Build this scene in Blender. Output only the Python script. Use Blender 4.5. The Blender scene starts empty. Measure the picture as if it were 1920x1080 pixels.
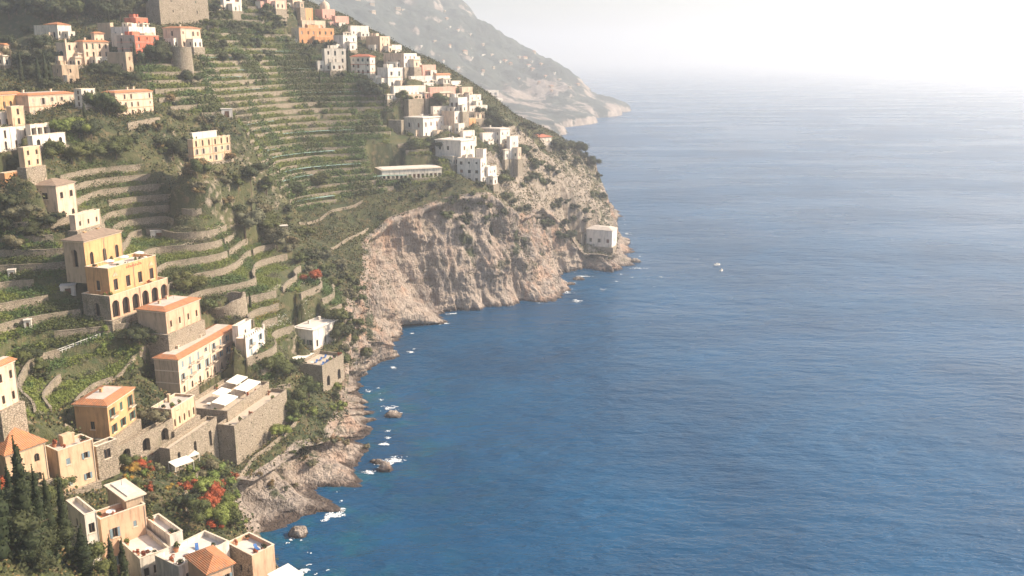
import bpy, math, random
import numpy as np
from mathutils import Vector
from mathutils.bvhtree import BVHTree

random.seed(7)
rng = np.random.default_rng(11)
scene = bpy.context.scene
col = scene.collection

# ------------------------------------------------------------------ camera
FPX, PITCH, CAMZ = 1750.0, math.radians(14.1), 120.0
cam_data = bpy.data.cameras.new('camera')
cam = bpy.data.objects.new('camera', cam_data)
col.objects.link(cam)
cam.location = (0, 0, CAMZ)
cam.rotation_euler = (math.radians(90) - PITCH, 0, 0)
cam_data.sensor_width = 36
cam_data.lens = 36 * FPX / 1920
cam_data.clip_start = 1
cam_data.clip_end = 60000
scene.camera = cam

# ------------------------------------------------------------------ sky, sun, exposure
SUN_EL, SUN_AZ = math.radians(37), math.radians(7)      # azimuth measured from +X towards +Y
world = bpy.data.worlds.new('World')
scene.world = world
world.use_nodes = True
wn = world.node_tree.nodes
sky = wn.new('ShaderNodeTexSky')
sky.sky_type = 'NISHITA'
sky.sun_disc = False
sky.sun_elevation = SUN_EL
sky.sun_rotation = math.pi / 2 - SUN_AZ
sky.altitude = 100
sky.air_density = 1.0
sky.dust_density = 2.5
sky.ozone_density = 1.0
world.node_tree.links.new(sky.outputs[0], wn['Background'].inputs[0])
wn['Background'].inputs[1].default_value = 0.12
sun_data = bpy.data.lights.new('sun', 'SUN')
sun_data.energy = 5.0
sun_data.angle = math.radians(0.6)
sun_data.color = (1.0, 0.855, 0.68)
sun = bpy.data.objects.new('sun', sun_data)
col.objects.link(sun)
sd = Vector((math.cos(SUN_EL) * math.cos(SUN_AZ), math.cos(SUN_EL) * math.sin(SUN_AZ), math.sin(SUN_EL)))
sun.rotation_euler = sd.to_track_quat('Z', 'Y').to_euler()
sun.location = (200, 100, 400)
scene.view_settings.view_transform = 'Standard'
scene.view_settings.look = 'None'
scene.view_settings.gamma = 1
scene.view_settings.use_curve_mapping = False
scene.view_settings.exposure = 0.72
scene.render.engine = 'CYCLES'
cy = scene.cycles
cy.use_denoising = True
cy.max_bounces = 8
cy.diffuse_bounces = 3
cy.glossy_bounces = 2
cy.transmission_bounces = 2
cy.transparent_max_bounces = 4
cy.volume_bounces = 6
cy.sample_clamp_indirect = 6
cy.caustics_reflective = False
cy.caustics_refractive = False

# ------------------------------------------------------------------ photograph geometry: pixel + distance -> place
CP, SP = math.cos(PITCH), math.sin(PITCH)
def U(px, py, Y):
    x = (px - 960) / FPX; y = (540 - py) / FPX
    t = Y / (CP + y * SP)
    return (x * t, Y, CAMZ + t * (-SP + y * CP))
def UZ(px, py, z):
    x = (px - 960) / FPX; y = (540 - py) / FPX
    t = (z - CAMZ) / (-SP + y * CP)
    return (x * t, t * (CP + y * SP), z)
def PR(X, Y, Z):
    d = Y * CP - (Z - CAMZ) * SP
    v = Y * SP + (Z - CAMZ) * CP
    return 960 + FPX * X / d, 540 - FPX * v / d

# ------------------------------------------------------------------ noise
def _h(i, j, k):
    n = (i.astype(np.int64) * 374761393 + j.astype(np.int64) * 668265263 + k.astype(np.int64) * 1442695041) & 0xffffffff
    n = ((n ^ (n >> 13)) * 1274126177) & 0xffffffff
    n = ((n ^ (n >> 16)) * 2246822519) & 0xffffffff
    return ((n ^ (n >> 15)) & 0xffffff) / float(0xffffff) * 2 - 1
def vnoise(x, y, z):
    x, y, z = np.broadcast_arrays(np.asarray(x, float), np.asarray(y, float), np.asarray(z, float))
    i, j, k = np.floor(x), np.floor(y), np.floor(z)
    u, v, w = x - i, y - j, z - k
    u, v, w = u*u*(3-2*u), v*v*(3-2*v), w*w*(3-2*w)
    r = 0
    for a in (0, 1):
        for b in (0, 1):
            for c in (0, 1):
                r = r + _h(i+a, j+b, k+c) * (u if a else 1-u) * (v if b else 1-v) * (w if c else 1-w)
    return r
def fbm(x, y, z, o=4, g=0.5):
    r = 0; a = 1; s = 0
    for q in range(o):
        r = r + a * vnoise(x * 2**q + 17*q, y * 2**q + 31*q, z * 2**q + 7*q); s += a; a *= g
    return r / s
def ridged(x, y, z, o=4, g=0.5):
    r = 0; a = 1; s = 0
    for q in range(o):
        r = r + a * (1 - 2 * np.abs(vnoise(x * 2**q + 17*q, y * 2**q + 31*q, z * 2**q + 7*q))); s += a; a *= g
    return r / s
def sstep(a, b, x):
    t = np.clip((x - a) / (b - a), 0, 1)
    return t*t*(3-2*t)

# ------------------------------------------------------------------ object helpers
def mesh_obj(name, verts, faces, mat, parent=None, smooth=False, loc=None, rz=0.0, attrs=None):
    me = bpy.data.meshes.new(name)
    if isinstance(verts, np.ndarray):
        nf = np.asarray(faces, dtype=np.int32)
        k = nf.shape[1]
        me.vertices.add(len(verts)); me.vertices.foreach_set('co', verts.astype(np.float32).ravel())
        me.loops.add(nf.size); me.loops.foreach_set('vertex_index', nf.ravel())
        me.polygons.add(len(nf))
        me.polygons.foreach_set('loop_start', np.arange(0, nf.size, k, dtype=np.int32))
        me.update(calc_edges=True)
    else:
        me.from_pydata(verts, [], faces)
        me.update()
    for m in (mat if isinstance(mat, (list, tuple)) else [mat]):
        me.materials.append(m)
    if smooth:
        me.polygons.foreach_set('use_smooth', [True] * len(me.polygons))
    for an, av in (attrs or {}).items():
        a = me.attributes.new(an, 'FLOAT', 'POINT'); a.data.foreach_set('value', np.asarray(av, dtype=np.float32).ravel())
    return add_obj(name, me, parent, loc, rz)
def add_obj(name, me, parent=None, loc=None, rz=0.0):
    o = bpy.data.objects.new(name, me)
    col.objects.link(o)
    if loc is not None: o.location = loc
    o.rotation_euler = (0, 0, rz)
    if parent is not None: o.parent = parent
    return o
def tag(o, label=None, cat=None, group=None, kind=None):
    if label: o['label'] = label
    if cat: o['category'] = cat
    if group: o['group'] = group
    if kind: o['kind'] = kind
    return o
def thing(name, label, cat, loc, group=None, rz=0.0):
    return tag(add_obj(name, None, None, loc, rz), label, cat, group)

# ------------------------------------------------------------------ materials
class NT:
    def __init__(s, name):
        s.m = bpy.data.materials.new(name); s.m.use_nodes = True
        s.t = s.m.node_tree; s.b = s.t.nodes['Principled BSDF']; s.out = s.t.nodes['Material Output']
    def n(s, typ, **kw):
        nd = s.t.nodes.new(typ)
        for k, v in kw.items(): setattr(nd, k, v)
        return nd
    def l(s, a, b): s.t.links.new(a, b)
    def pos(s):
        return s.n('ShaderNodeNewGeometry').outputs['Position']
    def mapping(s, scale, src=None):
        mp = s.n('ShaderNodeMapping'); mp.inputs['Scale'].default_value = scale
        s.l(src or s.pos(), mp.inputs['Vector']); return mp.outputs[0]
    def noise(s, scale, vec=None, detail=3, rough=0.55):
        nd = s.n('ShaderNodeTexNoise'); nd.inputs['Scale'].default_value = scale
        nd.inputs['Detail'].default_value = detail; nd.inputs['Roughness'].default_value = rough
        s.l(vec or s.pos(), nd.inputs['Vector']); return nd.outputs['Fac']
    def ramp(s, src, stops):
        r = s.n('ShaderNodeValToRGB'); e = r.color_ramp.elements
        while len(e) < len(stops): e.new(0.5)
        for q, (p, c) in enumerate(stops):
            e[q].position = p; e[q].color = tuple(c) + (1,) if len(c) == 3 else c
        s.l(src, r.inputs[0]); return r.outputs[0]
    def g(s, src, a, b):      # grey ramp 0..1 between a and b
        return s.ramp(src, [(a, (0, 0, 0)), (b, (1, 1, 1))])
    def mix(s, f, a, b, mode='MIX'):
        m = s.n('ShaderNodeMix', data_type='RGBA', blend_type=mode)
        for inp, v in ((m.inputs[0], f), (m.inputs[6], a), (m.inputs[7], b)):
            if isinstance(v, (int, float)): inp.default_value = v
            elif isinstance(v, tuple): inp.default_value = tuple(v) + (1,) if len(v) == 3 else v
            else: s.l(v, inp)
        return m.outputs[2]
    def math(s, op, a, b=None):
        m = s.n('ShaderNodeMath', operation=op)
        for q, v in enumerate((a, b)):
            if v is None: continue
            if isinstance(v, (int, float)): m.inputs[q].default_value = v
            else: s.l(v, m.inputs[q])
        return m.outputs[0]
    def attr(s, name):
        a = s.n('ShaderNodeAttribute'); a.attribute_name = name; return a.outputs['Fac']
    def bump(s, h, strength=0.5, dist=0.2):
        b = s.n('ShaderNodeBump'); b.inputs['Strength'].default_value = strength; b.inputs['Distance'].default_value = dist
        s.l(h, b.inputs['Height']); s.l(b.outputs[0], s.b.inputs['Normal'])
    def col(s, c):
        if isinstance(c, tuple): s.b.inputs['Base Color'].default_value = tuple(c) + (1,)
        else: s.l(c, s.b.inputs['Base Color'])
    def rough(s, r): s.b.inputs['Roughness'].default_value = r
def sc(c, k): return tuple(min(1, v * k) for v in c)

def stucco(name, c, dirt=0.42, amount=0.9):
    t = NT(name)
    big = t.g(t.noise(0.35, detail=4), 0.35, 0.68)
    streak = t.g(t.noise(1.0, t.mapping((1.1, 1.1, 0.16)), detail=5, rough=0.7), 0.48, 0.74)
    a = t.mix(big, sc(c, 0.9), sc(c, 1.08))
    d = (c[0]*dirt*0.9, c[1]*dirt*0.88, c[2]*dirt*0.85)
    t.col(t.mix(t.math('MULTIPLY', streak, amount), a, d))
    t.rough(0.92); t.bump(t.noise(3.0), 0.3, 0.05)
    return t.m
def stone_wall(name, c1, c2, scale=1.7, moss=0.35):
    t = NT(name)
    v = t.n('ShaderNodeTexVoronoi'); v.inputs['Scale'].default_value = scale
    vec = t.mapping((1, 1, 1.7)); t.l(vec, v.inputs['Vector'])
    e = t.n('ShaderNodeTexVoronoi', feature='DISTANCE_TO_EDGE'); e.inputs['Scale'].default_value = scale; t.l(vec, e.inputs['Vector'])
    sep = t.n('ShaderNodeSeparateColor'); t.l(v.outputs['Color'], sep.inputs[0])
    base = t.mix(sep.outputs[0], c1, c2)
    base = t.mix(t.g(t.noise(0.25, detail=4), 0.4, 0.65), base, sc(c1, 1.2))
    joint = t.g(e.outputs['Distance'], 0.0, 0.1)
    base = t.mix(joint, sc(c1, 0.42), base)
    ms = t.g(t.noise(0.5, t.mapping((1, 1, 0.5)), detail=5), 0.55, 0.68)
    base = t.mix(t.math('MULTIPLY', ms, moss), base, (0.07, 0.085, 0.03))
    t.col(base); t.rough(0.95); t.bump(joint, 0.8, 0.12)
    return t.m
def tile_roof(name, c):
    t = NT(name)
    w = t.n('ShaderNodeTexWave', wave_type='BANDS', bands_direction='DIAGONAL'); w.inputs['Scale'].default_value = 1.1
    w.inputs['Distortion'].default_value = 0.6; t.l(t.pos(), w.inputs['Vector'])
    n1 = t.noise(0.9, detail=5)
    a = t.mix(t.g(n1, 0.35, 0.7), sc(c, 0.72), sc(c, 1.15))
    a = t.mix(t.math('MULTIPLY', t.g(t.noise(1.6, detail=5), 0.48, 0.68), 0.7), a, (0.26, 0.20, 0.14))
    a = t.mix(t.math('MULTIPLY', w.outputs['Fac'], 0.3), a, sc(c, 0.5))
    t.col(a); t.rough(0.85); t.bump(w.outputs['Fac'], 0.6, 0.12)
    return t.m
def plain(name, c, rough=0.6, var=0.12, scale=1.5):
    t = NT(name)
    t.col(t.mix(t.g(t.noise(scale), 0.3, 0.7), sc(c, 1 - var), sc(c, 1 + var)))
    t.rough(rough); return t.m
def leaf(name, c1, c2, c3=None):
    t = NT(name)
    oi = t.n('ShaderNodeObjectInfo')
    n = t.noise(0.9, detail=3); f = t.noise(6.0, detail=2)
    a = t.mix(t.g(n, 0.32, 0.66), c1, c2)
    a = t.mix(t.math('MULTIPLY', t.g(f, 0.45, 0.7), 0.6), a, c3 or sc(c2, 1.35))
    a = t.mix(t.math('MULTIPLY', oi.outputs['Random'], 0.35), a, (c2[0]*1.6, c2[1]*1.05, c2[2]*0.7))
    t.col(a); t.rough(0.75)
    t.b.inputs['Specular IOR Level'].default_value = 0.25
    return t.m

M = {}
M['white'] = stucco('white_stucco', (0.78, 0.70, 0.61))
M['white2'] = stucco('warm_white_stucco', (0.74, 0.66, 0.55))
M['cream'] = stucco('cream_stucco', (0.68, 0.51, 0.37))
M['paleyellow'] = stucco('pale_yellow_stucco', (0.66, 0.46, 0.29))
M['yellow'] = stucco('yellow_stucco', (0.64, 0.37, 0.17))
M['ochre'] = stucco('shaded_yellow_stucco', (0.58, 0.32, 0.14))  # darker yellow: shade of walls facing away from the sun, put into the colour
M['peach'] = stucco('peach_stucco', (0.66, 0.42, 0.27))
M['orange'] = stucco('orange_stucco', (0.66, 0.33, 0.15))
M['red'] = stucco('red_stucco', (0.58, 0.17, 0.10))
M['pink'] = stucco('pink_stucco', (0.66, 0.36, 0.28))
M['tan'] = stucco('tan_stucco', (0.50, 0.37, 0.25))
M['grey'] = stucco('grey_stucco', (0.42, 0.36, 0.31))
M['stone'] = stone_wall('dry_stone', (0.27, 0.22, 0.16), (0.42, 0.345, 0.255), 1.5, 0.45)
M['palestone'] = stone_wall('pale_stone', (0.31, 0.25, 0.18), (0.44, 0.36, 0.27), 1.3, 0.3)
M['tile'] = tile_roof('terracotta_tiles', (0.56, 0.22, 0.09))
M['oldtile'] = tile_roof('weathered_tiles', (0.34, 0.24, 0.17))
M['redtile'] = tile_roof('red_tiles', (0.56, 0.15, 0.07))
M['flat'] = stucco('roof_screed', (0.56, 0.48, 0.40), 0.6, 0.5)
M['paleflat'] = stucco('pale_roof_screed', (0.70, 0.62, 0.53), 0.65, 0.5)
M['terracotta'] = plain('terracotta_paving', (0.50, 0.22, 0.11), 0.8, 0.2)
M['trim'] = plain('stone_trim', (0.70, 0.58, 0.44), 0.85)
M['redtrim'] = plain('terracotta_trim', (0.55, 0.26, 0.14), 0.85)
M['whitepaint'] = plain('white_paint', (0.82, 0.78, 0.70), 0.7, 0.05)
M['canvas'] = plain('cream_canvas', (0.84, 0.78, 0.66), 0.9, 0.06)
M['pane'] = plain('glass_and_dark_openings', (0.014, 0.013, 0.013), 0.3, 0.3)  # also a dark sheet painted as the shade inside arcades and open arches
M['shutter_green'] = plain('green_shutter', (0.05, 0.10, 0.08), 0.6)
M['shutter_brown'] = plain('brown_shutter', (0.20, 0.09, 0.04), 0.6)
M['shutter_grey'] = plain('grey_shutter', (0.36, 0.33, 0.28), 0.6)
M['shutter_blue'] = plain('blue_grey_shutter', (0.20, 0.27, 0.30), 0.6)
M['door'] = plain('wood_door', (0.16, 0.07, 0.03), 0.6)
M['orangedoor'] = plain('orange_wood', (0.50, 0.16, 0.05), 0.6)
M['iron'] = plain('iron', (0.05, 0.05, 0.05), 0.5)
M['wood'] = plain('weathered_wood', (0.28, 0.17, 0.09), 0.8, 0.25)
M['blue'] = plain('blue_fabric', (0.06, 0.16, 0.40), 0.8)
M['net'] = plain('shade_net', (0.20, 0.29, 0.24), 0.9, 0.35, 0.6)
M['bark'] = plain('bark', (0.13, 0.09, 0.06), 0.95, 0.3, 3)
M['leaf_dark'] = leaf('dark_leaves', (0.022, 0.030, 0.013), (0.045, 0.058, 0.022))
M['leaf_mid'] = leaf('green_leaves', (0.040, 0.055, 0.018), (0.085, 0.105, 0.032))
M['leaf_bright'] = leaf('bright_leaves', (0.075, 0.115, 0.025), (0.15, 0.20, 0.05))
M['leaf_crop'] = leaf('crop_leaves', (0.045, 0.080, 0.024), (0.095, 0.150, 0.045))
M['leaf_olive'] = leaf('olive_leaves', (0.07, 0.075, 0.04), (0.15, 0.15, 0.09))
M['leaf_dry'] = leaf('dry_scrub_leaves', (0.10, 0.080, 0.035), (0.18, 0.145, 0.07))
M['leaf_red'] = leaf('red_leaves', (0.14, 0.045, 0.02), (0.38, 0.085, 0.035), (0.09, 0.095, 0.03))
M['leaf_yellow'] = leaf('yellow_flowers', (0.16, 0.14, 0.04), (0.48, 0.30, 0.06), (0.10, 0.12, 0.03))
M['leaf_white'] = leaf('white_flowers', (0.50, 0.50, 0.40), (0.75, 0.74, 0.64))
M['leaf_cypress'] = leaf('cypress_leaves', (0.010, 0.017, 0.007), (0.028, 0.040, 0.013))

# --- terrain material: vertex attributes 'crop' (terrace ground) and 'rock'
def mat_terrain():
    t = NT('hillside_ground')
    n1 = t.noise(0.06, detail=6, rough=0.6); n2 = t.noise(0.45, detail=5); n3 = t.noise(2.2, detail=4)
    grass = t.mix(t.g(n1, 0.38, 0.62), (0.035, 0.048, 0.015), (0.085, 0.085, 0.030))
    grass = t.mix(t.g(n2, 0.52, 0.70), grass, (0.16, 0.118, 0.062))
    crop = t.mix(t.g(n2, 0.40, 0.60), (0.040, 0.062, 0.016), (0.095, 0.088, 0.036))
    crop = t.mix(t.g(n3, 0.56, 0.72), crop, (0.17, 0.125, 0.07))
    rock = t.mix(t.g(n2, 0.35, 0.65), (0.23, 0.185, 0.14), (0.40, 0.33, 0.26))
    rock = t.mix(t.g(n3, 0.52, 0.7), rock, (0.14, 0.11, 0.085))
    a = t.mix(t.attr('crop'), grass, crop)
    rk = t.math('ADD', t.attr('rock'), t.math('MULTIPLY', t.math('SUBTRACT', n2, 0.5), 0.9))
    a = t.mix(t.g(rk, 0.35, 0.6), a, rock)
    t.col(a); t.rough(0.95); t.bump(n3, 0.9, 0.5); return t.m
M['terrain'] = mat_terrain()
def mat_cliff():
    t = NT('limestone_cliff')
    vs = t.mapping((0.16, 0.16, 0.018)); n_st = t.noise(1.0, vs, detail=6, rough=0.62)
    vs2 = t.mapping((0.55, 0.55, 0.05)); n_st2 = t.noise(1.0, vs2, detail=5)
    n2 = t.noise(0.3, detail=6, rough=0.65); n3 = t.noise(1.6, detail=6, rough=0.7); n0 = t.noise(0.02, detail=3)
    a = t.mix(t.g(n2, 0.32, 0.68), (0.29, 0.23, 0.18), (0.50, 0.41, 0.335))
    a = t.mix(t.math('MULTIPLY', t.g(t.noise(0.05, t.mapping((1, 1, 0.5)), detail=5, rough=0.6), 0.50, 0.64), 0.7), a, (0.205, 0.175, 0.155))
    a = t.mix(t.math('MULTIPLY', t.g(n_st, 0.44, 0.60), t.math('MULTIPLY', t.g(n0, 0.42, 0.60), 0.75)), a, (0.52, 0.30, 0.19))
    a = t.mix(t.math('MULTIPLY', t.g(n_st2, 0.56, 0.72), 0.6), a, (0.17, 0.14, 0.125))
    a = t.mix(t.math('MULTIPLY', t.g(n3, 0.54, 0.70), 0.35), a, (0.20, 0.15, 0.115))
    sb = t.noise(1.0, t.mapping((0.03, 0.03, 0.55)), detail=5, rough=0.7)
    a = t.mix(t.math('MULTIPLY', t.g(sb, 0.52, 0.66), 0.45), a, (0.19, 0.15, 0.125))
    grn = t.math('MULTIPLY', t.g(t.noise(0.11, detail=5), 0.54, 0.62), t.attr('green'))
    a = t.mix(grn, a, (0.055, 0.065, 0.025))
    z = t.n('ShaderNodeSeparateXYZ'); t.l(t.pos(), z.inputs[0])
    zz = t.math('ADD', z.outputs[2], t.math('MULTIPLY', t.math('SUBTRACT', n2, 0.5), 4.0))
    wet = t.ramp(t.math('DIVIDE', zz, 6.0), [(0.07, (1, 1, 1)), (0.28, (0, 0, 0))])
    a = t.mix(wet, a, (0.075, 0.050, 0.036))
    t.col(a); t.rough(0.9)
    vo = t.n('ShaderNodeTexVoronoi', feature='DISTANCE_TO_EDGE'); vo.inputs['Scale'].default_value = 0.42
    wv = t.n('ShaderNodeVectorMath', operation='ADD'); t.l(t.mapping((1, 1, 0.4)), wv.inputs[0])
    nv = t.n('ShaderNodeTexNoise'); nv.inputs['Scale'].default_value = 0.6; nv.inputs['Detail'].default_value = 4; t.l(t.pos(), nv.inputs['Vector'])
    sv = t.n('ShaderNodeVectorMath', operation='SCALE'); sv.inputs['Scale'].default_value = 2.4; t.l(nv.outputs['Color'], sv.inputs[0])
    t.l(sv.outputs[0], wv.inputs[1]); t.l(wv.outputs[0], vo.inputs['Vector'])
    crack = t.g(vo.outputs['Distance'], 0.0, 0.16)
    hb = t.math('ADD', t.math('ADD', t.math('MULTIPLY', n2, 1.6), t.math('MULTIPLY', n3, 0.45)), t.math('MULTIPLY', crack, 0.35))
    hb = t.math('ADD', hb, t.math('ADD', t.math('MULTIPLY', n_st2, 1.2), t.math('MULTIPLY', sb, 0.9)))
    t.bump(hb, 0.9, 1.5); return t.m
M['cliff'] = mat_cliff()
def mat_sea():
    t = NT('sea_water')
    w1 = t.noise(0.085, t.mapping((0.55, 1.15, 1)), detail=5, rough=0.6)
    rot = t.n('ShaderNodeMapping'); rot.inputs['Rotation'].default_value = (0, 0, 0.35); rot.inputs['Scale'].default_value = (0.5, 1.3, 1)
    t.l(t.pos(), rot.inputs['Vector'])
    w2 = t.noise(0.28, rot.outputs[0], detail=4, rough=0.6)
    w3 = t.noise(0.012, detail=3)
    wp = t.noise(1.0, t.mapping((0.004, 0.010, 1)), detail=4, rough=0.6)
    wind = t.ramp(wp, [(0.35, (0.45, 0.45, 0.45)), (0.65, (1.25, 1.25, 1.25))])
    h = t.math('MULTIPLY', t.math('ADD', t.math('MULTIPLY', w1, 2.8), t.math('MULTIPLY', w2, 0.9)), wind)
    shallow = t.math('MULTIPLY', t.attr('shallow'), t.g(t.noise(0.09, detail=4), 0.48, 0.66))
    a = t.mix(t.g(w3, 0.4, 0.6), (0.0002, 0.048, 0.118), (0.0004, 0.066, 0.156))
    a = t.mix(t.math('MULTIPLY', shallow, 0.8), a, (0.006, 0.10, 0.115))
    t.col(a); t.l(t.ramp(wp, [(0.3, (0.2, 0.2, 0.2)), (0.7, (0.36, 0.36, 0.36))]), t.b.inputs['Roughness'])
    t.b.inputs['IOR'].default_value = 1.33
    t.bump(h, 1.0, 1.15); return t.m
M['sea'] = mat_sea()
def mat_far():
    t = NT('far_headland_ground')
    n = t.noise(0.022, detail=7, rough=0.7); n2 = t.noise(0.007, detail=5, rough=0.65); n4 = t.noise(0.06, detail=5, rough=0.7)
    a = t.mix(t.g(n, 0.42, 0.58), (0.022, 0.034, 0.030), (0.060, 0.075, 0.060))  # greens darkened and blued, so distance haze is put into the colour
    rk = t.math('ADD', t.attr('rock'), t.math('MULTIPLY', t.math('SUBTRACT', n, 0.5), 2.4))
    rk = t.math('ADD', rk, t.math('MULTIPLY', t.math('SUBTRACT', n2, 0.5), 1.4))
    rc = t.mix(t.g(n4, 0.35, 0.65), (0.20, 0.155, 0.125), (0.40, 0.33, 0.275))
    a = t.mix(t.g(rk, 0.46, 0.60), a, rc)
    a = t.mix(t.math('MULTIPLY', t.g(t.noise(1.0, t.mapping((0.04, 0.04, 0.01)), detail=5), 0.54, 0.66), t.attr('rock')), a, (0.12, 0.10, 0.085))
    t.col(a); t.rough(0.95); t.bump(n, 1, 10); return t.m
M['far'] = mat_far()
M['winframe'] = plain('window_frame_paint', (0.22, 0.15, 0.10), 0.7)
M['foam'] = plain('sea_foam', (0.86, 0.88, 0.88), 0.7, 0.05)
M['paving'] = plain('stone_paving', (0.52, 0.43, 0.33), 0.9, 0.15)
# ------------------------------------------------------------------ building table (pixel of the near corner, distance, faces)
def rows(nr, nc, w=1.0, h=1.7, arch=(), sh=None, rec=0.25):
    return dict(nr=nr, nc=nc, w=w, h=h, arch=arch, sh=sh, rec=rec)
BL = []
def B(name, label, cx, yt, yb, wl, wr, Y, phi, wall, roof='flat', R=None, L=None, g=1, group=None, of=None, cat='house', **k):
    top = U(cx, yt, Y); bot = U(cx, yb, Y)
    if isinstance(phi, tuple):
        e = UZ(phi[0], phi[1], top[2]); phi = math.degrees(math.atan2(e[0]-top[0], e[1]-top[1]))
    ph = math.radians(phi)
    rr = (math.sin(ph), math.cos(ph)); rl = (-math.cos(ph), math.sin(ph))
    D0 = Y*CP - (top[2]-CAMZ)*SP
    def ln(d, xp):
        q = (xp-960)/FPX
        return (q*D0 - top[0]) / (d[0] - q*d[1]*CP)
    WR = k.pop('mr', None) or min(max(ln(rr, cx+wr), 1.5), 45)
    WL = k.pop('ml', None) or min(max(ln(rl, cx-wl), 2.0), 30)
    b = dict(name=name, label=label, C=(top[0], Y, bot[2]), H=top[2]-bot[2], phi=ph, rr=rr, rl=rl, WR=WR, WL=WL,
             wall=wall, roof=roof, R=R, L=L, g=g, group=group, of=of, cat=cat, px=(cx, (yt+yb)/2), **k)
    BL.append(b)
    return b
G_UP = 'houses of the upper left village'
G_WH = 'white houses on the sunlit spur'
G_NR = 'houses on the near slope'
# --- upper left village
B('house', 'white house with low orange hip roof high up beside the dark woods', 107, 47, 72, 44, 26, 425, 24, 'white2', 'caphip', rows(1, 4, .9, 1.8), rows(1, 3, 1.3, 2, (0,)), group=G_UP)
B('tower_house', 'cream tower house with one tall blind arch below the white hip roofed house', 122, 80, 124, 18, 28, 400, 30, 'cream', 'flat', rows(3, 2, .9, 1.6), rows(1, 1, 2.2, 5, (0,), rec=.12), group=G_UP)
B('house', 'plain tan house with small dark windows above the long cream hotel', 115, 122, 158, 18, 31, 385, 30, 'tan', 'flat', rows(2, 3, .8, 1.5), rows(2, 1, .9, 1.6), group=G_UP)
B('house', 'cream house with arched ground floor doors and terracotta roof edge in the upper village', 155, 78, 122, 14, 48, 404, 30, 'cream', 'tilerim', rows(3, 4, .9, 1.8, (0, 1)), None, group=G_UP)
B('stair_turret', 'small cream rooftop turret with pointed cap in the upper village', 176, 62, 82, 6, 18, 412, 30, 'cream', 'hip', rows(1, 2, .7, 1.2), None, g=0, group=G_UP, cat='turret')
B('tower', 'windowless tan square tower standing over the upper village', 206, 43, 78, 24, 6, 426, 20, 'tan', 'flat', None, None, group=G_UP, cat='tower')
B('house', 'long white house directly below the red rooftop house', 241, 50, 70, 34, 50, 420, 28, 'white', 'flat', rows(1, 4, .8, 1.2), rows(1, 2, .8, 1.2), g=0, group=G_UP)
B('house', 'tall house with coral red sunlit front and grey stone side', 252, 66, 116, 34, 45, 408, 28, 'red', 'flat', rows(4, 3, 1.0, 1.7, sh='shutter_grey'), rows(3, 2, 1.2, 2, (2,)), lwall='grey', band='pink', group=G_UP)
B('house', 'small deep red house on the skyline of the upper village', 254, 33, 51, 22, 23, 432, 28, 'red', 'flat', rows(1, 2, 1, 1.8, sh='shutter_grey'), rows(1, 1, .9, 1.5), g=0, group=G_UP)
B('house', 'squat tan house with terracotta cap below the grey stone facade', 235, 98, 136, 35, 13, 394, 25, 'tan', 'flat', rows(2, 1, .8, 1.4), rows(1, 2, .9, 1.5), group=G_UP)
B('house', 'cream villa with two big ground floor arches beside the round bastion', 338, 52, 88, 33, 37, 425, 24, 'cream', 'tilerim', rows(2, 4, 1.1, 1.9, (0,)), rows(2, 1, 1.2, 2), group=G_UP)
B('round_bastion', 'round stone bastion wall under the cream arched villa', 335, 88, 130, 14, 22, 408, 25, 'stone', 'flat', None, None, cat='wall', bastion=1)
B('monastery_wall', 'huge pale stone monastery wall at the top edge of the slope', 297, -12, 46, 26, 92, 462, 34, 'palestone', 'flat', rows(3, 2, .7, 1.0), None, cat='building')
B('house', 'grey white house with two tall arches at the very top of the slope', 418, -14, 20, 6, 34, 500, 34, 'white2', 'flat', rows(2, 2, 2.6, 4.0, (0, 1), rec=.8), None, group=G_UP)
B('house', 'coral pink house at the top edge above the terraced hedges', 500, -16, 16, 20, 36, 520, 30, 'pink', 'flat', rows(2, 3, 1, 1.7), rows(2, 1, 1, 1.7), group=G_UP)
# --- left middle hotels
B('hotel', 'long cream hotel with terracotta roof and tall shuttered windows', 52, 179, 222, 40, 87, 335, 16, 'cream', 'tilerim', rows(2, 5, 1.2, 2.3, sh='shutter_grey'), None, band='redtrim', group=G_NR, cat='hotel')
B('house', 'golden yellow house at the left edge beside the long cream hotel', -26, 178, 208, 10, 62, 324, 16, 'yellow', 'tilerim', rows(1, 5, 1.1, 2.2, (0,)), None, band='redtrim', group=G_NR)
B('house', 'narrow pale yellow house with curved gable left of the cream hotel terrace', 20, 200, 236, 6, 24, 314, 18, 'paleyellow', 'flat', rows(2, 1, 1.0, 2.0), None, group=G_NR)
B('house', 'small white house at the left edge under the golden yellow house', -22, 213, 242, 5, 40, 309, 14, 'white', 'flat', rows(1, 3, .9, 1.8), None, group=G_NR)
B('house', 'big white house with black arched doors at the left edge', -24, 243, 287, 5, 80, 300, 14, 'white', 'flat', rows(2, 4, 1.0, 2.6, (0,)), None, group=G_NR)
B('terrace_loggia', 'white loggia with dark openings and a crowded roof terrace below the cream hotel', 56, 234, 257, 5, 46, 312, 16, 'white2', 'flat', rows(1, 4, 2.0, 2.3, rec=1.2), None, group=G_NR, cat='loggia')
B('house', 'low white annexe with one wide arched door under the loggia', 60, 255, 279, 3, 62, 303, 16, 'white', 'flat', rows(1, 3, 1.6, 2.3, (0,)), None, group=G_NR)
B('house', 'small pale yellow tower house below the big white house', 43, 277, 314, 4, 32, 284, 14, 'paleyellow', 'flat', rows(2, 2, .9, 1.5), None, group=G_NR, bank=1)
B('house', 'low orange arcade house with round arches left above the square tower house', 8, 325, 352, 4, 107, 294, 14, 'orange', 'flat', rows(1, 4, 2.2, 2.6, (0,), rec=.7), None, group=G_NR)
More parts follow.
